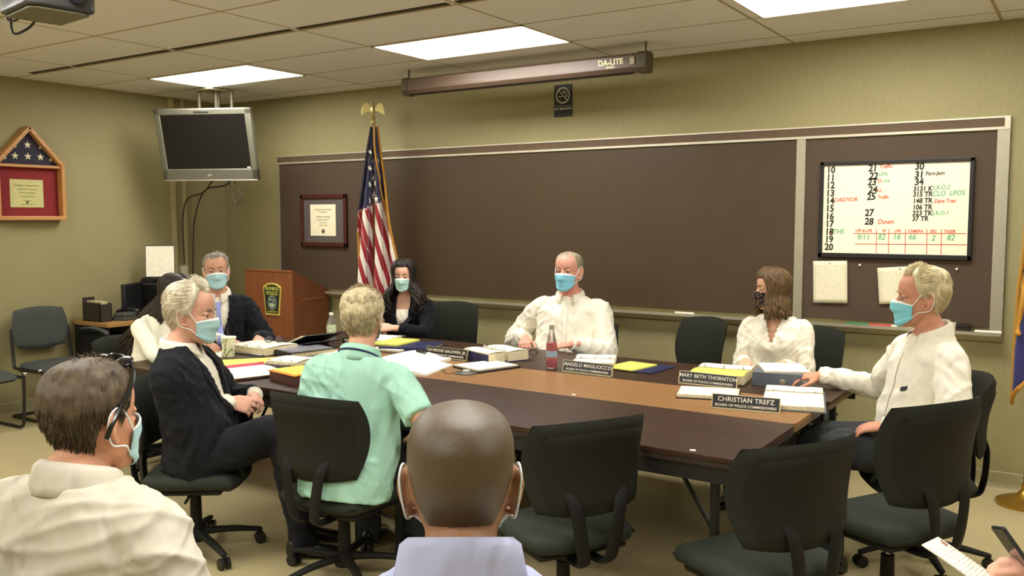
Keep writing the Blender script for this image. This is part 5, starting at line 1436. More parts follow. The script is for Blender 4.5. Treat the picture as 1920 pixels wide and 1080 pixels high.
jk = garment(P, 'blazer', BLAZ, .018, [.058, .061, .057, .052, .047, .042], .95, zlo=-.12, zhi=.496, fold=.003, seed=14, cut=vcut(.02, .50, .052), solid=.003)
lapels(P, jk, BLAZ, .06, .49, .058)
trousers(P, NTROU); shoes(P, LEATH); mask(P, mat('pale aqua mask fabric', (178, 216, 208), .85, var=.04, scale=90, bump=.15))

# ---------------------------------------------------------------- large man in white shirt
P = person('person', 'large man in a white dress shirt seated behind the red bottle', -3.06, 5.36, -74, 1.06, top=1.386, lean=-2, belly=.055, width=1.10, head=(-10, -2, 0), headscale=1.06, skinc=('rosy', (212, 150, 130)),
           hands={1: dict(w=(-3.275, 5.135, .79), d=(.35, -.75, -.2), n=(-.2, 0, 1), pole=(.8, -.5, -.7), curl=(40, 50, 30)), -1: dict(w=(-2.88, 5.09, .785), d=(-.85, -.25, -.1), n=(0, -.3, 1), pole=(-.8, -.5, -.6), curl=(30, 40, 25))})
HM = hair_mat('cropped grey', (150, 138, 116), .25)
st = dict(front=.094, rec=.012, temple=.058, side=.012, ear=.02)
hair_shell(P, HM, .004, st, bald=lambda z, th: .6 * sstep(.09, .12, z)); tufts(P, HM, 380, .014, .0022, lambda p, th, z, r: V((.1, -.5, -.8)), st, seed=8, bald=lambda z, th: .6 * sstep(.09, .12, z))
brows(P, hair_mat('grey brow', (110, 96, 82)))
sh = garment(P, 'dress_shirt', WSHIRT, .016, [.068, .074, .074, .072, .065, .050], .93, zhi=.498, fold=.006, seed=15, freq=18)
for sd in (1, -1): cuff(P, sd, WSHIRT, .042, .055, .95)
collar(P, WSHIRT, 24, stand=.038, fall=.046, r=(.072, .069), z0=.49); shirt_front(P, sh, 0, .06, .44, 5)
trousers(P, DTROU); shoes(P, LEATH); mask(P, mat('sky blue mask fabric', (132, 200, 222), .85, var=.04, scale=90, bump=.15))

# ---------------------------------------------------------------- woman in white blouse
P = person('person', 'woman in a white blouse with brown shoulder length hair and black floral mask', -1.60, 5.32, -86, .96, top=1.318, lean=2, female=True, head=(-58, 2, 0), headscale=1.04, skinc=('light tan', (216, 166, 136)),
           hands={1: dict(w=(-1.69, 5.02, .79), d=(.3, -.9, -.1), n=(0, 0, 1), pole=(.35, -.5, -.9)), -1: dict(w=(-1.47, 5.03, .79), d=(-.3, -.9, -.1), n=(0, 0, 1), pole=(-.35, -.5, -.9))})
HM = hair_mat('chestnut brown', (92, 70, 42), .45)
st = dict(front=.07, temple=.03, side=-.05, ear=-.08, nape=-.09)
hair_shell(P, HM, .018, st)
long_locks(P, HM, 260, .135, .011, wave=.009, seed=6, front_gap=58, flare=.018)
brows(P, HM)
sh = garment(P, 'blouse', WBLOUSE, .015, [.056, .058, .054, .052, .048, .044], .93, zhi=.495, fold=.004, seed=16, cut=lambda q: q.y > 0 and q.z > .33 and abs(q.x) < .042 * ((q.z - .33) / .15), solid=.0025)
collar(P, WBLOUSE, 44, stand=.020, fall=.050, r=(.072, .066), z0=.470, tilt=.030)
FLO = None
def floral():
    m, nt, b = nodes_of('black floral mask cotton')
    tc = N(nt, 'ShaderNodeTexCoord'); vo = N(nt, 'ShaderNodeTexVoronoi', Scale=64.0); nt.links.new(tc.outputs['Object'], vo.inputs['Vector'])
    rp = N(nt, 'ShaderNodeValToRGB'); e = rp.color_ramp.elements
    e[0].position = .0; e[0].color = lin((196, 120, 70)); e[1].position = .46; e[1].color = lin((24, 22, 26))
    x = rp.color_ramp.elements.new(.32); x.color = lin((110, 82, 66))
    nt.links.new(vo.outputs['Distance'], rp.inputs['Fac']); nt.links.new(rp.outputs['Color'], b.inputs['Base Color']); b.inputs['Roughness'].default_value = .85
    return m
trousers(P, NTROU); shoes(P, LEATH); mask(P, floral(), edge=False)
g = M()
g.tube([P.T((math.sin(R(a)) * .062, .085 + math.cos(R(a)) * .02, .455 - .05 * math.cos(R(a)))) for a in range(-70, 71, 10)], .0016, 6)
g.build('necklace', mat('fine silver chain', (210, 205, 190), .25, .9), P.root)

# ---------------------------------------------------------------- man in white shirt at the right table end
P = person('person', 'sandy white haired man in white shirt at the right end of the table', -.645, 4.45, 213, 1.05, top=1.385, lean=-1, belly=.05, width=1.06, head=(-12, 0, 0), headscale=1.05, skinc=('sun tanned', (198, 140, 112)), voxel=.005,
           hands={1: dict(w=(-1.165, 4.665, .81), d=(-.93, -.36, -.12), n=(-.15, -.1, 1), pole=(.6, -.4, -.9), curl=((14, 22, 15), (10, 20, 14), (12, 20, 14), (16, 22, 16)), spread=7, hs=1.05), -1: dict(w=(-.745, 4.12, .705), d=(-.96, .05, -.18), n=(-.1, -.25, 1), pole=(-.8, -.7, -.2), curl=((20, 24, 14),) * 4, hs=1.05)},
           legs={1: dict(knee=(.14, .46, .54)), -1: dict(knee=(-.13, .47, .57), ankle=(-.13, .47, .09))})
HM = hair_mat('sandy white', (206, 192, 154), .28)
st = dict(front=.088, rec=.014, temple=.056, side=.0, ear=.03, nape=-.08)
hair_shell(P, HM, .012, st, noise_amp=.003, bias=lambda z, th: 1 + .5 * sstep(.07, .11, z))
tufts(P, HM, 2200, .032, .0018, lambda p, th, z, r: V((.25 * r.uniform(-1, 1), -.8, .0 if z > .07 else -.9)), st, lift=.10, seed=9, thick=.015, zmin=-.08)
brows(P, hair_mat('sandy brow', (170, 140, 100)))
sh = garment(P, 'dress_shirt', WSHIRT, .016, [.068, .074, .070, .064, .056, .046], .96, zhi=.498, fold=.006, seed=17, freq=18, voxel=.007)
for sd in (1, -1): cuff(P, sd, WSHIRT, .040, .06, .955)
collar(P, WSHIRT, 34, stand=.042, fall=.060, r=(.072, .068), z0=.49, tilt=.03); shirt_front(P, sh, 0, .04, .42, 6)
drape(P, sh, [(-.115, .268), (-.09, .262), (-.075, .272), (-.088, .284), (-.105, .282), (-.112, .292), (-.121, .284)], 'chest_emblem', mat('black chest embroidery', (26, 24, 24), .8), .003, .0012, .004)
trousers(P, DTROU, .004, 18, (.104, .096, .08, .07, .062)); shoes(P, LEATH); mask(P, mat('aqua blue mask fabric', (128, 204, 214), .85, var=.04, scale=90, bump=.15))

# ---------------------------------------------------------------- near man at lower left
P = person('person', 'near man in a pale shirt with brown grey hair and sunglasses on his head', -1.86, 1.06, 104, 1.0, top=1.298, lean=3, belly=.04, width=1.06, head=(-6, 0, 0), headscale=1.06, hshift=(0, 0, -.035), skinc=('florid', (202, 146, 114)), voxel=.005)
HM = hair_mat('brown grey', (84, 70, 52), .42)
st = dict(front=.085, temple=.045, side=-.005, ear=.018, nape=-.096)
spot = lambda z, th: .75 * math.exp(-((z - .098) / .024) ** 2 - ((abs(th) - PI + .25) / .9) ** 2)
hair_shell(P, HM, .010, st, bald=spot, noise_amp=.004)
tufts(P, HM, 3000, .022, .0015, lambda p, th, z, r: V((.3 * r.uniform(-1, 1) + .3, -.3, -1 if z < .1 else -.1)), st, bald=spot, lift=.02, seed=10, thick=.015, zmin=-.094)
PH9 = P
garment(P, 'dress_shirt', PALE, .016, [.068, .074, .070, .064, .056, .046], .94, zlo=-.13, zhi=.498, fold=.0065, seed=19, freq=14, voxel=.007)
collar(P, PALE, 20, stand=.036, fall=.05, r=(.070, .067), z0=.492, tilt=.020)
trousers(P, DTROU); shoes(P, LEATH); mask(P)
t = thing('sunglasses', 'dark sunglasses pushed up on the head of the near man at lower left', 'sunglasses', P.root.location, P.root.rotation_euler.z)
SG = mat('black sunglass frame', (20, 18, 16), .25, coat=.5)
h = lambda x, y_, z: P.Hm @ V((x, y_, z))
for sd in (1, -1):
    M().tube([h(sd * .066, .055, .104), h(sd * .086, .03, .075), h(sd * .092, .0, .04), h(sd * .091, -.022, .01), h(sd * .086, -.034, -.02)], [(.0035, .006)] * 5, 8, sub=4).build('temple', SG, t)
    M().ell(h(sd * .036, .058, .120), (.027 * P.s, .007 * P.s, .019 * P.s), 0, 14, P.Rh @ Matrix.Rotation(R(-50), 3, 'X') ).build('lens', mat('dark glossy lens', (14, 14, 16), .22), t, smooth=180)
M().tube([h(-.066, .055, .105), h(-.03, .070, .125), h(0, .066, .133), h(.03, .070, .125), h(.066, .055, .105)], .004, 8, sub=4).build('frame', SG, t)

# ---------------------------------------------------------------- near man with shaved head
P = person('person', 'near man with a shaved head and lavender shirt, seen from behind', -.795, 1.06, 124, 1.0, top=1.332, lean=2, belly=.02, width=1.04, head=(1, -2, 0), headscale=1.08, hshift=(0, 0, -.035), skinc=('light brown', (160, 116, 84)), voxel=.0045)
HM = mat('shaved stubble', (88, 74, 54), .42, var=.25, scale=400, bump=.15, bscale=700, spec=.5)
st = dict(front=.088, temple=.05, side=.0, ear=.02, nape=-.075)
hair_shell(P, HM, .0022, st, noise_amp=.0003)
garment(P, 'oxford_shirt', PERI, .014, [.066, .071, .068, .062, .054, .046], .94, zhi=.496, fold=.004, seed=20, freq=18, voxel=.007)
collar(P, PERI, 16, stand=.046, fall=.058, r=(.073, .070), z0=.500, tilt=.026)
trousers(P, DTROU); shoes(P, LEATH); mask(P)
t = thing('eyeglasses', 'thin dark eyeglasses worn by the near man with the shaved head', 'eyeglasses', P.root.location, P.root.rotation_euler.z)
h = lambda x, y_, z: P.Hm @ V((x, y_, z))
for sd in (1, -1):
    M().tube([h(sd * .072, .09, .014), h(sd * .084, .03, .016), h(sd * .086, -.008, .012), h(sd * .083, -.024, -.012)], .0022, 8, sub=4).build('temple', SG, t)
    M().tube([h(sd * (.036 + .026 * math.cos(a)), .108 - .010 * abs(math.cos(a)), .006 + .019 * math.sin(a)) for a in ring_th(24)] + [h(sd * .062, .098, .006)], .0016, 6).build('rim', SG, t)
M().tube([h(-.011, .108, .010), h(0, .112, .014), h(.011, .108, .010)], .0016, 6).build('bridge', SG, t)

# ---------------------------------------------------------------- person cut off at the lower right corner
P = person('person', 'mostly hidden person at the lower right corner, only hand and knee in view', .44, 2.28, 180, .98, top=1.30, lean=4, head=(0, 12, 0), skinc=('pink fair', (216, 164, 140)), voxel=.005,
           hands={1: dict(w=(-.075, 2.365, .800), d=(-.93, -.22, .12), n=(-.1, .3, .9), pole=(.9, -.5, -.5), curl=((30, 42, 25), (36, 45, 25), (40, 45, 25), (44, 45, 25)), thumb=(20, 15)), -1: dict(w=(.02, 2.10, .76), d=(-.95, .1, .0), n=(-.1, -.3, .9), pole=(-.9, -.5, -.5))})
HM = hair_mat('brown', (84, 64, 44))
hair_shell(P, HM, .012); tufts(P, HM, 300, .03, .003)
garment(P, 'grey_sweater', mat('heather grey knit', (150, 146, 136), .9, var=.08, scale=60, bump=.3, bscale=300), .016, ARM_M, .93, fold=.004, seed=21)
collar(P, WSHIRT, 20); trousers(P, KHAKI); shoes(P, LEATH); mask(P)
t = thing('smartphone', 'black smartphone held up by the hand at the lower right corner', 'phone', (-.125, 2.318, .838))
t.rotation_euler = (Matrix.Rotation(R(-36), 3, 'Y') @ Matrix.Rotation(R(30), 3, 'Z')).to_euler()
M().box((0, 0, 0), (.009, .072, .150)).build('case', mat('black phone case', (24, 24, 26), .4), t, bevel=.004, seg=3)
M().box((-.0048, 0, 0), (.001, .066, .142)).build('screen', mat('dark phone glass', (12, 12, 16), .1, coat=1), t)
t = thing('document', 'stapled white document on the knee at the lower right corner', 'document', (-.178, 2.215, .797))
t.rotation_euler = (R(-14), R(28), R(-8))
for k in range(3):
    M().grid(lambda u, v: V(((u - .5) * .28, (v - .5) * .216, .0012 * k + .004 * math.sin(u * 3))), 8, 6).build('page', printed('typed white document page', (240, 234, 214), (186, 178, 158), .0045, 0, .5) if k == 2 else mat('plain white page', (238, 232, 214), .7), t, smooth=60, solid=.0006)
g = M().box((-.118, .06, .007), (.018, .014, .0006)); g.build('printed_mark', mat('red brown print', (150, 60, 44), .7), t)
# ================================================================ THINGS ON THE TABLE
PAPER = mat('white copy paper', (244, 240, 222), .75, var=.02, scale=8)
PAGE = mat('bright printed page', (248, 240, 212), .7, var=.03, scale=30)
EDGEP = printed('page block edge', (226, 214, 178), (190, 174, 134), .0016, 2, .6)
YEL = mat('yellow card', (226, 224, 96), .7, var=.03)
NAVYB = mat('navy binder vinyl', (30, 34, 74), .45, var=.05)
BLKB = mat('black binder vinyl', (24, 23, 24), .38, var=.06)
GREYB = mat('slate grey binder vinyl', (92, 98, 108), .45, var=.05)
STEEL = mat('steel ring metal', (188, 184, 170), .25, .9)
def sheets(name, label, x, y, yaw, w, d, h=.004, m=PAPER, z=TZ, cat='papers', group=None, curl=.0, em=None):
    t = thing(name, label, cat, (x, y, z), R(yaw), group)
    M().box((0, 0, h / 2), (w, d, h)).build('page_stack', em or EDGEP, t, smooth=0)
    M().grid(lambda u, v: V(((u - .5) * w, (v - .5) * d, h + .0006 + curl * (abs(2 * u - 1) ** 3) * .5)), 9, 9).build('top_sheet', m, t, smooth=60, solid=.0008)
    return t
def ring_binder(label, x, y, yaw, w, d, th, cover, top=PAGE, split=.5, z=TZ, cat='binder', low=None, spine_along='x'):
    """binder lying open, its spine along local x; far leaf +y, near leaf -y"""
    t = thing('ring_binder', label, cat, (x, y, z), R(yaw), 'binders on the table')
    yb = d / 2 - split * d
    M().box2((-w / 2 - .01, -d / 2 - .008, 0), (w / 2 + .01, d / 2 + .008, .005)).build('cover', cover, t, bevel=.001)
    for k, (a, b, mm) in enumerate(((-d / 2, yb - .012, low or top), (yb + .012, d / 2, top))):
        if b - a < .03: continue
        M().box2((-w / 2, a, .005), (w / 2, b, th)).build('page_block', EDGEP, t, bevel=.002, smooth=0)
        M().grid(lambda u, v: V(((u - .5) * w, a + (b - a) * v, th + .001 + .006 * math.sin(PI * v) + .001 * math.sin(u * 9))), 10, 8).build('top_page', mm, t, smooth=60, solid=.0008)
    M().box2((-w / 2 + .01, yb - .012, .005), (w / 2 - .01, yb + .012, .016)).build('ring_bar', STEEL, t, bevel=.002)
    for q in (-.36, 0, .36):
        M().tube([(q * w, yb + .020 * math.cos(a), th * .6 + (.012 + th * .5) * math.sin(a)) for a in np.linspace(0, PI, 12)], .0022, 6).build('ring', STEEL, t)
    return t
def closed_binder(label, x, y, yaw, w, d, th, cover, z=TZ, hole=True):
    t = thing('ring_binder', label, 'binder', (x, y, z), R(yaw), 'binders on the table')
    M().box2((-w / 2, -d / 2, 0), (w / 2, d / 2, .004)).box2((-w / 2, -d / 2, th - .004), (w / 2, d / 2, th)).box2((-w / 2, -d / 2, 0), (w / 2, -d / 2 + .004, th)).build('cover', cover, t, bevel=.001)
    M().box2((-w / 2 + .012, -d / 2 + .02, .004), (w / 2 - .012, d / 2 - .01, th - .008)).build('page_block', EDGEP, t, smooth=0)
    if hole: M().lathe([(.010, -.001), (.016, -.001), (.016, .002), (.010, .002)], 20).build('finger_ring', STEEL, t, loc=(.03, -d / 2 - .0, th * .4)).rotation_euler = (PI / 2, 0, 0)
    return t
PLATE = mat('glossy black name plate', (22, 21, 20), .28, var=.03)
PLATEH = mat('pale gold aluminium holder', (206, 192, 148), .3, .6)
PLETT = mat('white engraved lettering', (238, 232, 214), .5)
def name_plate(l1, l2, x, y, yaw, w, label, s1=.030, s2=.0168):
    t = thing('name_plate', label, 'name plate', (x, y, TZ), R(yaw), 'name plates on the table')
    h = .066; a = R(14)
    tm = Matrix.Translation((0, 0, 0)) @ Matrix.Rotation(-a, 4, 'X')
    def tb(g, A, B): return g.merge(M().box2(A, B), tm)
    tb(M(), (-w / 2, -.002, .004), (w / 2, .003, h)).build('plate', PLATE, t, smooth=0)
    g = tb(M(), (-w / 2 - .004, -.004, 0), (w / 2 + .004, .006, .006)); tb(g, (-w / 2 - .004, -.004, 0), (-w / 2, .006, h + .003)); tb(g, (w / 2, -.004, 0), (w / 2 + .004, .006, h + .003)); tb(g, (-w / 2 - .004, -.004, h), (w / 2 + .004, .006, h + .003))
    g.box2((-w / 2, -.004, 0), (w / 2, .03, .004))
    g.build('holder', PLATEH, t, smooth=0)
    g = M()
    text_into(g, l1, s1, tm @ face_mtx((0, -.0026, .046), (1, 0, 0), (0, 0, 1)), 0, 'CENTER', .0003, space=1.05)
    text_into(g, l2, s2, tm @ face_mtx((0, -.0026, .019), (1, 0, 0), (0, 0, 1)), 0, 'CENTER', .0002, space=1.0)
    g.build('lettering', PLETT, t, smooth=0)
    return t
B2 = 'BOARD OF POLICE COMMISSIONERS'
name_plate('CHRISTIAN TREFZ', B2, -1.315, 3.926, 9, .30, 'black name plate standing alone on the light oak strip, nearest the camera')
name_plate('MARY BETH THORNTON', B2, -1.68, 4.40, -1, .315, 'black name plate in front of the woman in the white blouse', .027)
name_plate('ANGELO MAGLIOCCO', B2, -2.38, 4.37, -2, .315, 'black name plate right of the red bottle', .029)
name_plate('RAYMOND BALDWIN, JR.', B2, -3.385, 4.375, -2, .325, 'black name plate in front of the thick navy binder', .026)
name_plate('TERESA HAMPTON', B2, -4.165, 4.395, -2, .28, 'black name plate half hidden by the head of the man in the mint polo', .029)

# --- right end
ring_binder('open ring binder on a slate grey cover at the right end of the table', -1.195, 4.275, 15, .27, .50, .024, GREYB, PAGE, .31)
closed_binder('thick grey binder closed under loose sheets beside the outstretched hand', -1.385, 4.70, 8, .25, .27, .072, GREYB)
sheets('paper_stack', 'white papers lying on the closed grey binder', -1.385, 4.74, 26, .23, .28, .008, PAPER, TZ + .072)
ring_binder('open binder with a yellow sheet in front, before the woman in the white blouse', -1.69, 4.66, 8, .29, .36, .05, BLKB, PAGE, .42, low=YEL)
t = sheets('paper_stack', 'stack of white papers on a dark clipboard on the light oak strip', -1.585, 4.175, 17, .29, .22, .014, printed('handwritten sheet', (246, 238, 214), (170, 160, 140), .02, 1, .25), TZ + .006)
M().box2((-.15, -.115, -.006), (.15, .115, 0)).build('clipboard', BLKB, t, bevel=.002)
# --- behind the red bottle
ring_binder('open white paged binder behind the name plate right of the red bottle', -2.50, 4.70, 24, .24, .32, .034, BLKB, PAGE, .5)
o = thing('folder', 'navy folder lying right of the open binder near the red bottle', 'folder', (-2.20, 4.72, TZ), R(-4), 'folders')
M().box2((-.14, -.15, 0), (.14, .15, .004)).box2((-.14, -.15, .005), (.138, .148, .008)).build('cover', NAVYB, o, bevel=.001)
sheets('yellow_pad', 'yellow pad lying on the navy folder near the red bottle', -2.265, 4.70, -8, .19, .27, .006, YEL, TZ + .008, 'note pad', em=YEL)
def bottle(name, label, x, y, prof, liquid, lid, band, lidz, clear):
    t = thing(name, label, 'bottle', (x, y, TZ))
    M().lathe(prof, 28).build('body', clear, t, smooth=60)
    M().lathe(liquid, 28).build('liquid', lid[1], t, smooth=60)
    M().lathe([(r_ + .0012, z) for r_, z in band[0]], 28).build('label', band[1], t, smooth=60)
    M().lathe(lidz, 20).build('cap', lid[0], t, smooth=40)
    return t
CLEAR = mat('clear bottle plastic', (235, 240, 236), .08, var=.01, trans=.92, ior=1.2)
bottle('red_bottle', 'tapered plastic bottle half full of red drink', -2.655, 4.445,
       [(.001, 0), (.029, 0), (.033, .006), (.033, .05), (.031, .075), (.033, .10), (.033, .13), (.028, .16), (.019, .20), (.013, .222), (.013, .232), (.001, .232)],
       [(.001, .004), (.030, .005), (.0325, .01), (.0325, .05), (.0305, .075), (.0325, .10), (.0325, .128), (.029, .150), (.001, .150)],
       (mat('grey bottle cap', (150, 140, 118), .4), mat('red fruit drink', (186, 40, 52), .2, var=.03)), ([(.0308, .066), (.0310, .075), (.0326, .098), (.0326, .104)], mat('pale blue bottle label', (150, 168, 186), .5, var=.2, scale=60)),
       [(.001, .228), (.0155, .228), (.0155, .250), (.014, .253), (.001, .253)], CLEAR)
o = thing('reading_glasses', 'black reading glasses lying beside the thick navy binder', 'eyeglasses', (-3.01, 4.745, TZ), R(20), 'reading glasses on the table')
def glasses(o, m):
    for s in (-1, 1):
        M().tube([(s * .033 + .025 * math.cos(a), .004, .024 + .019 * math.sin(a)) for a in ring_th(20)] + [(s * .033 + .025, .004, .024)], .0028, 6).build('rim', m, o)
        M().cyl((s * .033, .003, .024), (s * .033, .005, .024), .024, n=20).build('lens', mat('clear spectacle lens', (230, 232, 236), .05, trans=.95, ior=1.05), o)
        M().tube([(s * .060, .004, .03), (s * .062, .02, .03), (s * .05, .13, .012), (s * .046, .15, .004)], .0024, 6, sub=3).build('temple', m, o)
    M().tube([(-.009, .004, .028), (0, .002, .032), (.009, .004, .028)], .0025, 6).build('bridge', m, o)
glasses(o, SG)
# --- centre
t = ring_binder('thick navy binder open with white pages, left of the seated man in the centre', -3.11, 4.53, -22, .28, .30, .062, NAVYB, PAGE, .55)
M().box2((-.15, -.158, .005), (.15, -.153, .058)).build('spine', NAVYB, t)
t = sheets('paper_stack', 'white papers on a black folder beside the microphone puck', -2.98, 4.235, -18, .24, .29, .006, PAPER, TZ + .012)
M().box2((-.125, -.15, -.012), (.135, .155, 0)).build('folder_cover', BLKB, t, bevel=.002)
o = thing('microphone', 'round grey boundary microphone with a thin cord on the oak strip', 'microphone', (-2.965, 4.02, TZ))
M().lathe([(.001, 0), (.064, 0), (.066, .004), (.060, .009), (.03, .012), (.001, .012)], 32).build('base', mat('dark grey microphone base', (70, 68, 62), .4), o, smooth=50)
M().lathe([(.001, .012), (.022, .012), (.020, .020), (.001, .022)], 24).build('dome', mat('pale microphone dome', (190, 188, 176), .4), o, smooth=60)
M().tube([(-.05, -.02, .005), (-.08, -.07, .003), (-.15, -.02, .003), (-.17, .02, .003), (-.20, -.13, .003), (-.24, -.14, .003), (-.33, -.16, .003)], .0022, 6, sub=6).build('cord', mat('thin brown cord', (112, 84, 52), .6), o)
# thick clipped documents
def curved_doc(label, x, y, yaw, w, d, th, rise):
    t = thing('document_stack', label, 'papers', (x, y, TZ), R(yaw), 'thick documents')
    def top(u, v): return V(((u - .5) * w, (v - .5) * d, th + rise * math.sin(PI * min(1, u * 1.15)) ** 1.2))
    g = M().grid(top, 16, 10); g.grid(lambda u, v: V(((u - .5) * w, (v - .5) * d, .001 + .6 * rise * math.sin(PI * min(1, u * 1.15)) ** 1.2 * (0 if 1 else 1))), 16, 10)
    for v0 in (0, 1): g.grid(lambda u, v: top(u, v0) * 1 if v > .5 else V(((u - .5) * w, (v0 - .5) * d, .001)), 16, 2)
    for u0 in (0, 1): g.grid(lambda u, v: top(u0, u) if v > .5 else V(((u0 - .5) * w, (u - .5) * d, .001)), 10, 2)
    bm_weld(g)
    g.build('page_stack', PAPER, t, smooth=40)
    return t
t = curved_doc('large fanned stack of white pages with a black clip, left of the microphone', -3.47, 4.05, 8, .40, .50, .02, .032)
M().box((.03, .19, .058), (.07, .03, .012)).tube([(.01, .19, .062), (.02, .22, .066), (.04, .22, .066), (.05, .19, .062)], .0018, 6).build('binder_clip', BLKB, t, bevel=.002)
t = curved_doc('second stack of white pages tucked under the large fanned stack', -3.235, 3.98, 14, .20, .36, .012, .012)
sheets('paper_stack', 'white sheet on the table right of the mint polo sleeve', -3.10, 3.47, 24, .21, .27, .002, PAPER)
# --- before the woman in the blazer
t = closed_binder('navy binder under the yellow pad before the woman in the black blazer', -3.87, 4.63, 20, .36, .33, .022, NAVYB, hole=False)
sheets('yellow_pad', 'yellow legal pad on the navy binder before the woman in the black blazer', -4.02, 4.635, 8, .20, .30, .010, YEL, TZ + .022, 'note pad', em=YEL)
sheets('paper_stack', 'white sheets in front of the yellow legal pad', -3.93, 4.46, 4, .24, .10, .010, PAPER, TZ)
sheets('paper_stack', 'white papers under the clasped hands of the woman in the blazer', -4.26, 4.73, 12, .22, .28, .030, PAPER)
# --- left end
sheets('paper_stack', 'writing pad under the hand of the woman with very long hair', -4.77, 3.64, 52, .21, .28, .006, PAPER)
o = thing('pen', 'blue pen in the hand of the woman writing', 'pen', (-4.455, 3.475, TZ + .025))
M().tube([(.03, .03, -.02), (0, 0, .012), (-.045, -.035, .06)], [.0015, .0042, .0042], 8).build('barrel', mat('blue pen barrel', (40, 60, 130), .35), o)
M().tube([(-.03, -.024, .044), (-.052, -.041, .068)], .005, 8).build('cap', mat('dark blue pen cap', (24, 34, 84), .35), o)
o = thing('paper_cup', 'patterned paper cup beside the yellow folder', 'cup', (-4.60, 3.69, TZ))
def cup_mat():
    m, nt, b = nodes_of('leaf printed paper cup')
    tc = N(nt, 'ShaderNodeTexCoord'); mp = N(nt, 'ShaderNodeMapping'); mp.inputs['Scale'].default_value = (34, 34, 16); nt.links.new(tc.outputs['Object'], mp.inputs[0])
    nz = N(nt, 'ShaderNodeTexNoise', Scale=1.0, Detail=1.0, Distortion=2.0); nt.links.new(mp.outputs[0], nz.inputs['Vector'])
    rp = N(nt, 'ShaderNodeValToRGB'); e = rp.color_ramp.elements
    e[0].position = .42; e[0].color = lin((236, 230, 200)); e[1].position = .60; e[1].color = lin((150, 158, 110))
    x = e.new(.5); x.color = lin((226, 220, 186)); x = e.new(.54); x.color = lin((176, 178, 134))
    nt.links.new(nz.outputs['Fac'], rp.inputs['Fac']); nt.links.new(rp.outputs['Color'], b.inputs['Base Color']); b.inputs['Roughness'].default_value = .6
    return m
M().lathe([(.001, .0), (.034, .0), (.047, .122), (.044, .122), (.032, .006), (.001, .006)], 28).build('wall', cup_mat(), o, smooth=40)
M().lathe([(.0445, .120), (.048, .119), (.0495, .123), (.048, .127), (.0445, .126)], 28).build('rim', mat('cream cup rim', (238, 232, 206), .6), o, smooth=60)
ring_binder('thick white paged binder with spectacles on it before the man with the blue tie', -4.56, 3.93, 0, .34, .30, .05, BLKB, PAGE, .96)
o = thing('reading_glasses', 'dark rimmed spectacles resting on the thick white binder', 'eyeglasses', (-4.53, 4.0, TZ + .055), R(40), 'reading glasses on the table')
glasses(o, mat('dark navy spectacle frame', (34, 36, 60), .3))
t = closed_binder('black binder with a glossy grey sheet on top beside the water bottle', -4.30, 4.03, -14, .30, .34, .036, BLKB, hole=False)
M().box2((-.135, -.15, .036), (.135, .15, .039)).build('sheet', mat('glossy grey plastic sleeve', (150, 150, 158), .18), t)
o = thing('ring_binder', 'black binder propped open at a slant behind the spectacles', 'binder', (-4.45, 4.27, TZ), R(-14), 'binders on the table')
for k, (a, z0) in enumerate(((-12, .02), (-18, .05))):
    mm_ = Matrix.Translation((0, 0, z0)) @ Matrix.Rotation(R(a), 4, 'Y')
    M().merge(M().box2((-.16, -.14, 0), (.17, .14, .006)), mm_).build('cover', BLKB, o, bevel=.001)
M().merge(M().box2((-.155, -.135, .006), (.10, .135, .018)), Matrix.Translation((0, 0, .05)) @ Matrix.Rotation(R(-18), 4, 'Y')).build('page_block', EDGEP, o)
M().box2((-.16, -.14, 0), (-.02, .14, .02)).build('spine', BLKB, o, bevel=.002)
bottle('water_bottle', 'clear water bottle with white cap in front of the lectern', -4.50, 4.50,
       [(.001, 0), (.030, 0), (.033, .006), (.032, .03), (.033, .06), (.033, .13), (.029, .155), (.016, .182), (.0125, .19), (.0125, .20), (.001, .20)],
       [(.001, .004), (.031, .006), (.032, .06), (.032, .12), (.001, .12)], (mat('white bottle cap', (236, 234, 222), .4), mat('still water', (214, 226, 220), .05, var=.01, trans=.9, ior=1.1)),
       ([(.033, .075), (.033, .10), (.033, .128)], mat('green and white label', (186, 196, 160), .5, var=.5, scale=55)), [(.001, .197), (.0145, .197), (.0145, .215), (.001, .216)], CLEAR)
sheets('paper_stack', 'white sheets at the right end of the black binder', -4.05, 4.16, 10, .22, .26, .010, PAPER)
o = thing('folder', 'yellow folder with a curled corner near the cup', 'folder', (-4.33, 3.56, TZ), R(52), 'folders')
M().grid(lambda u, v: V(((u - .5) * .42, (v - .5) * .26, .004 + .03 * max(0, (u - .75) / .25) ** 2 * (1 - v))), 14, 8).build('cover', YEL, o, smooth=60, solid=.003)
M().box2((-.20, -.12, .0), (.16, .12, .0025)).build('page_stack', EDGEP, o)
ring_binder('white paged binder left of the mint polo sleeve', -4.05, 3.70, 12, .22, .26, .026, BLKB, PAGE, .9)
o = thing('folder', 'pink folder stuffed with white papers at the near table edge', 'folder', (-3.97, 3.31, TZ), R(-18), 'folders')
PINK = mat('crimson pink folder card', (190, 48, 78), .6, var=.05)
M().box2((-.17, -.14, 0), (.15, .16, .003)).merge(M().grid(lambda u, v: V((-.18 + .05 * u, -.13 + .30 * v, .004 + .03 * (1 - u))), 4, 6)).build('cover', PINK, o, solid=.001)
M().box2((-.145, -.13, .003), (.155, .15, .020)).build('page_stack', EDGEP, o)
M().grid(lambda u, v: V((-.15 + .33 * u, -.145 + .30 * v, .022 + .006 * math.sin(u * 4))), 9, 8).build('top_sheet', PAPER, o, smooth=60, solid=.001)
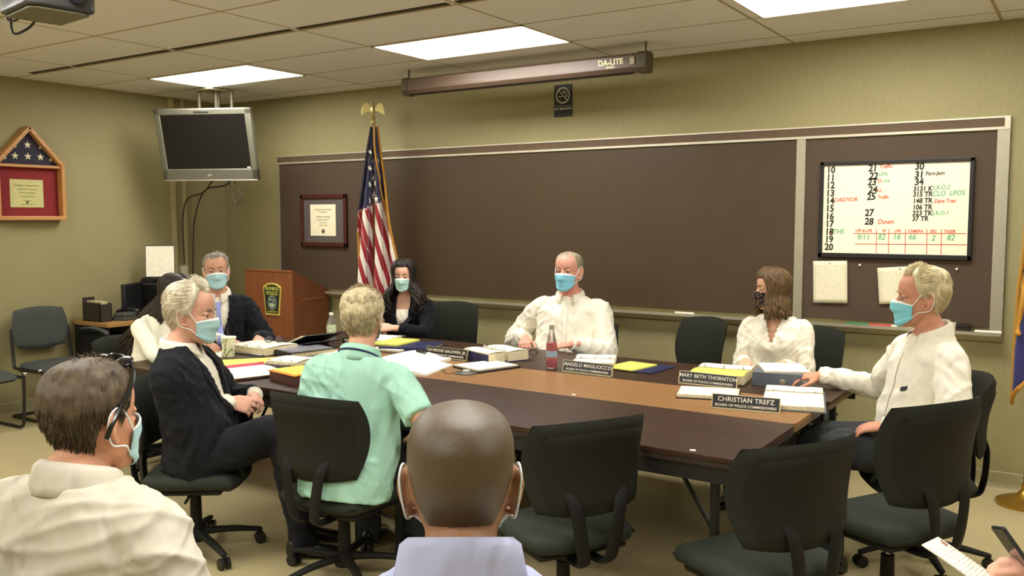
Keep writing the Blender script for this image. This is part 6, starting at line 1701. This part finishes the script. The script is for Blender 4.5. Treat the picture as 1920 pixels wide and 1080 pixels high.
o = thing('folder_box', 'brown file box with an orange folder on top by the mint polo sleeve', 'file box', (-3.59, 3.335, TZ), R(-12))
M().box2((-.13, -.10, 0), (.13, .10, .05)).build('box', mat('dark red brown file box', (82, 48, 40), .55), o, bevel=.003)
M().box2((-.135, -.105, .05), (.135, .105, .056)).build('orange_folder', mat('orange card', (222, 140, 44), .6), o, bevel=.001)
M().box2((-.12, -.09, .056), (.125, .10, .060)).build('top_sheet', mat('amber yellow sheet', (240, 196, 70), .6), o)
for i, (x, y) in enumerate(((-2.14, 3.80), (-1.245, 3.125))):
    tag(M().box((0, 0, .004), (.022, .012, .006), rz=.4).build('white_fleck', PAPER, loc=(x, y, TZ), bevel=.002), ('tiny white fleck at the joint of the oak strip', 'tiny white fleck at the near table edge behind the empty chairs')[i], 'scrap', 'white flecks')  # tiny white blocks set on the table top as bright flecks
# ================================================================ CAMERA, WORLD
cam = bpy.data.cameras.new('camera'); co = bpy.data.objects.new('camera', cam); COL.objects.link(co)
f, pt, rl, yw = 1665.0, .0783, -.0003, .5834
cam.sensor_fit = 'HORIZONTAL'; cam.sensor_width = 36.0; cam.lens = f / 1920 * 36.0
cam.clip_start = .05; cam.clip_end = 60
fw = V((-math.sin(yw) * math.cos(pt), math.cos(yw) * math.cos(pt), -math.sin(pt)))
r = V((math.cos(yw), math.sin(yw), 0)); u = r.cross(fw)
r2 = r * math.cos(rl) + u * math.sin(rl); u2 = -r * math.sin(rl) + u * math.cos(rl)
mm = Matrix((r2, u2, -fw)).transposed().to_4x4(); mm.translation = V((0, 0, 1.6175))
co.matrix_world = mm
sc.camera = co
w = bpy.data.worlds.new('room air'); sc.world = w; w.use_nodes = True
w.node_tree.nodes['Background'].inputs[0].default_value = (.9, .85, .7, 1)
w.node_tree.nodes['Background'].inputs[1].default_value = .04
sc.view_settings.view_transform = 'Standard'
sc.view_settings.look = 'None'
sc.view_settings.exposure = 0.0
sc.view_settings.gamma = 1.0
sc.cycles.use_denoising = True
sc.cycles.max_bounces = 8
sc.cycles.diffuse_bounces = 5
sc.cycles.sample_clamp_indirect = 6
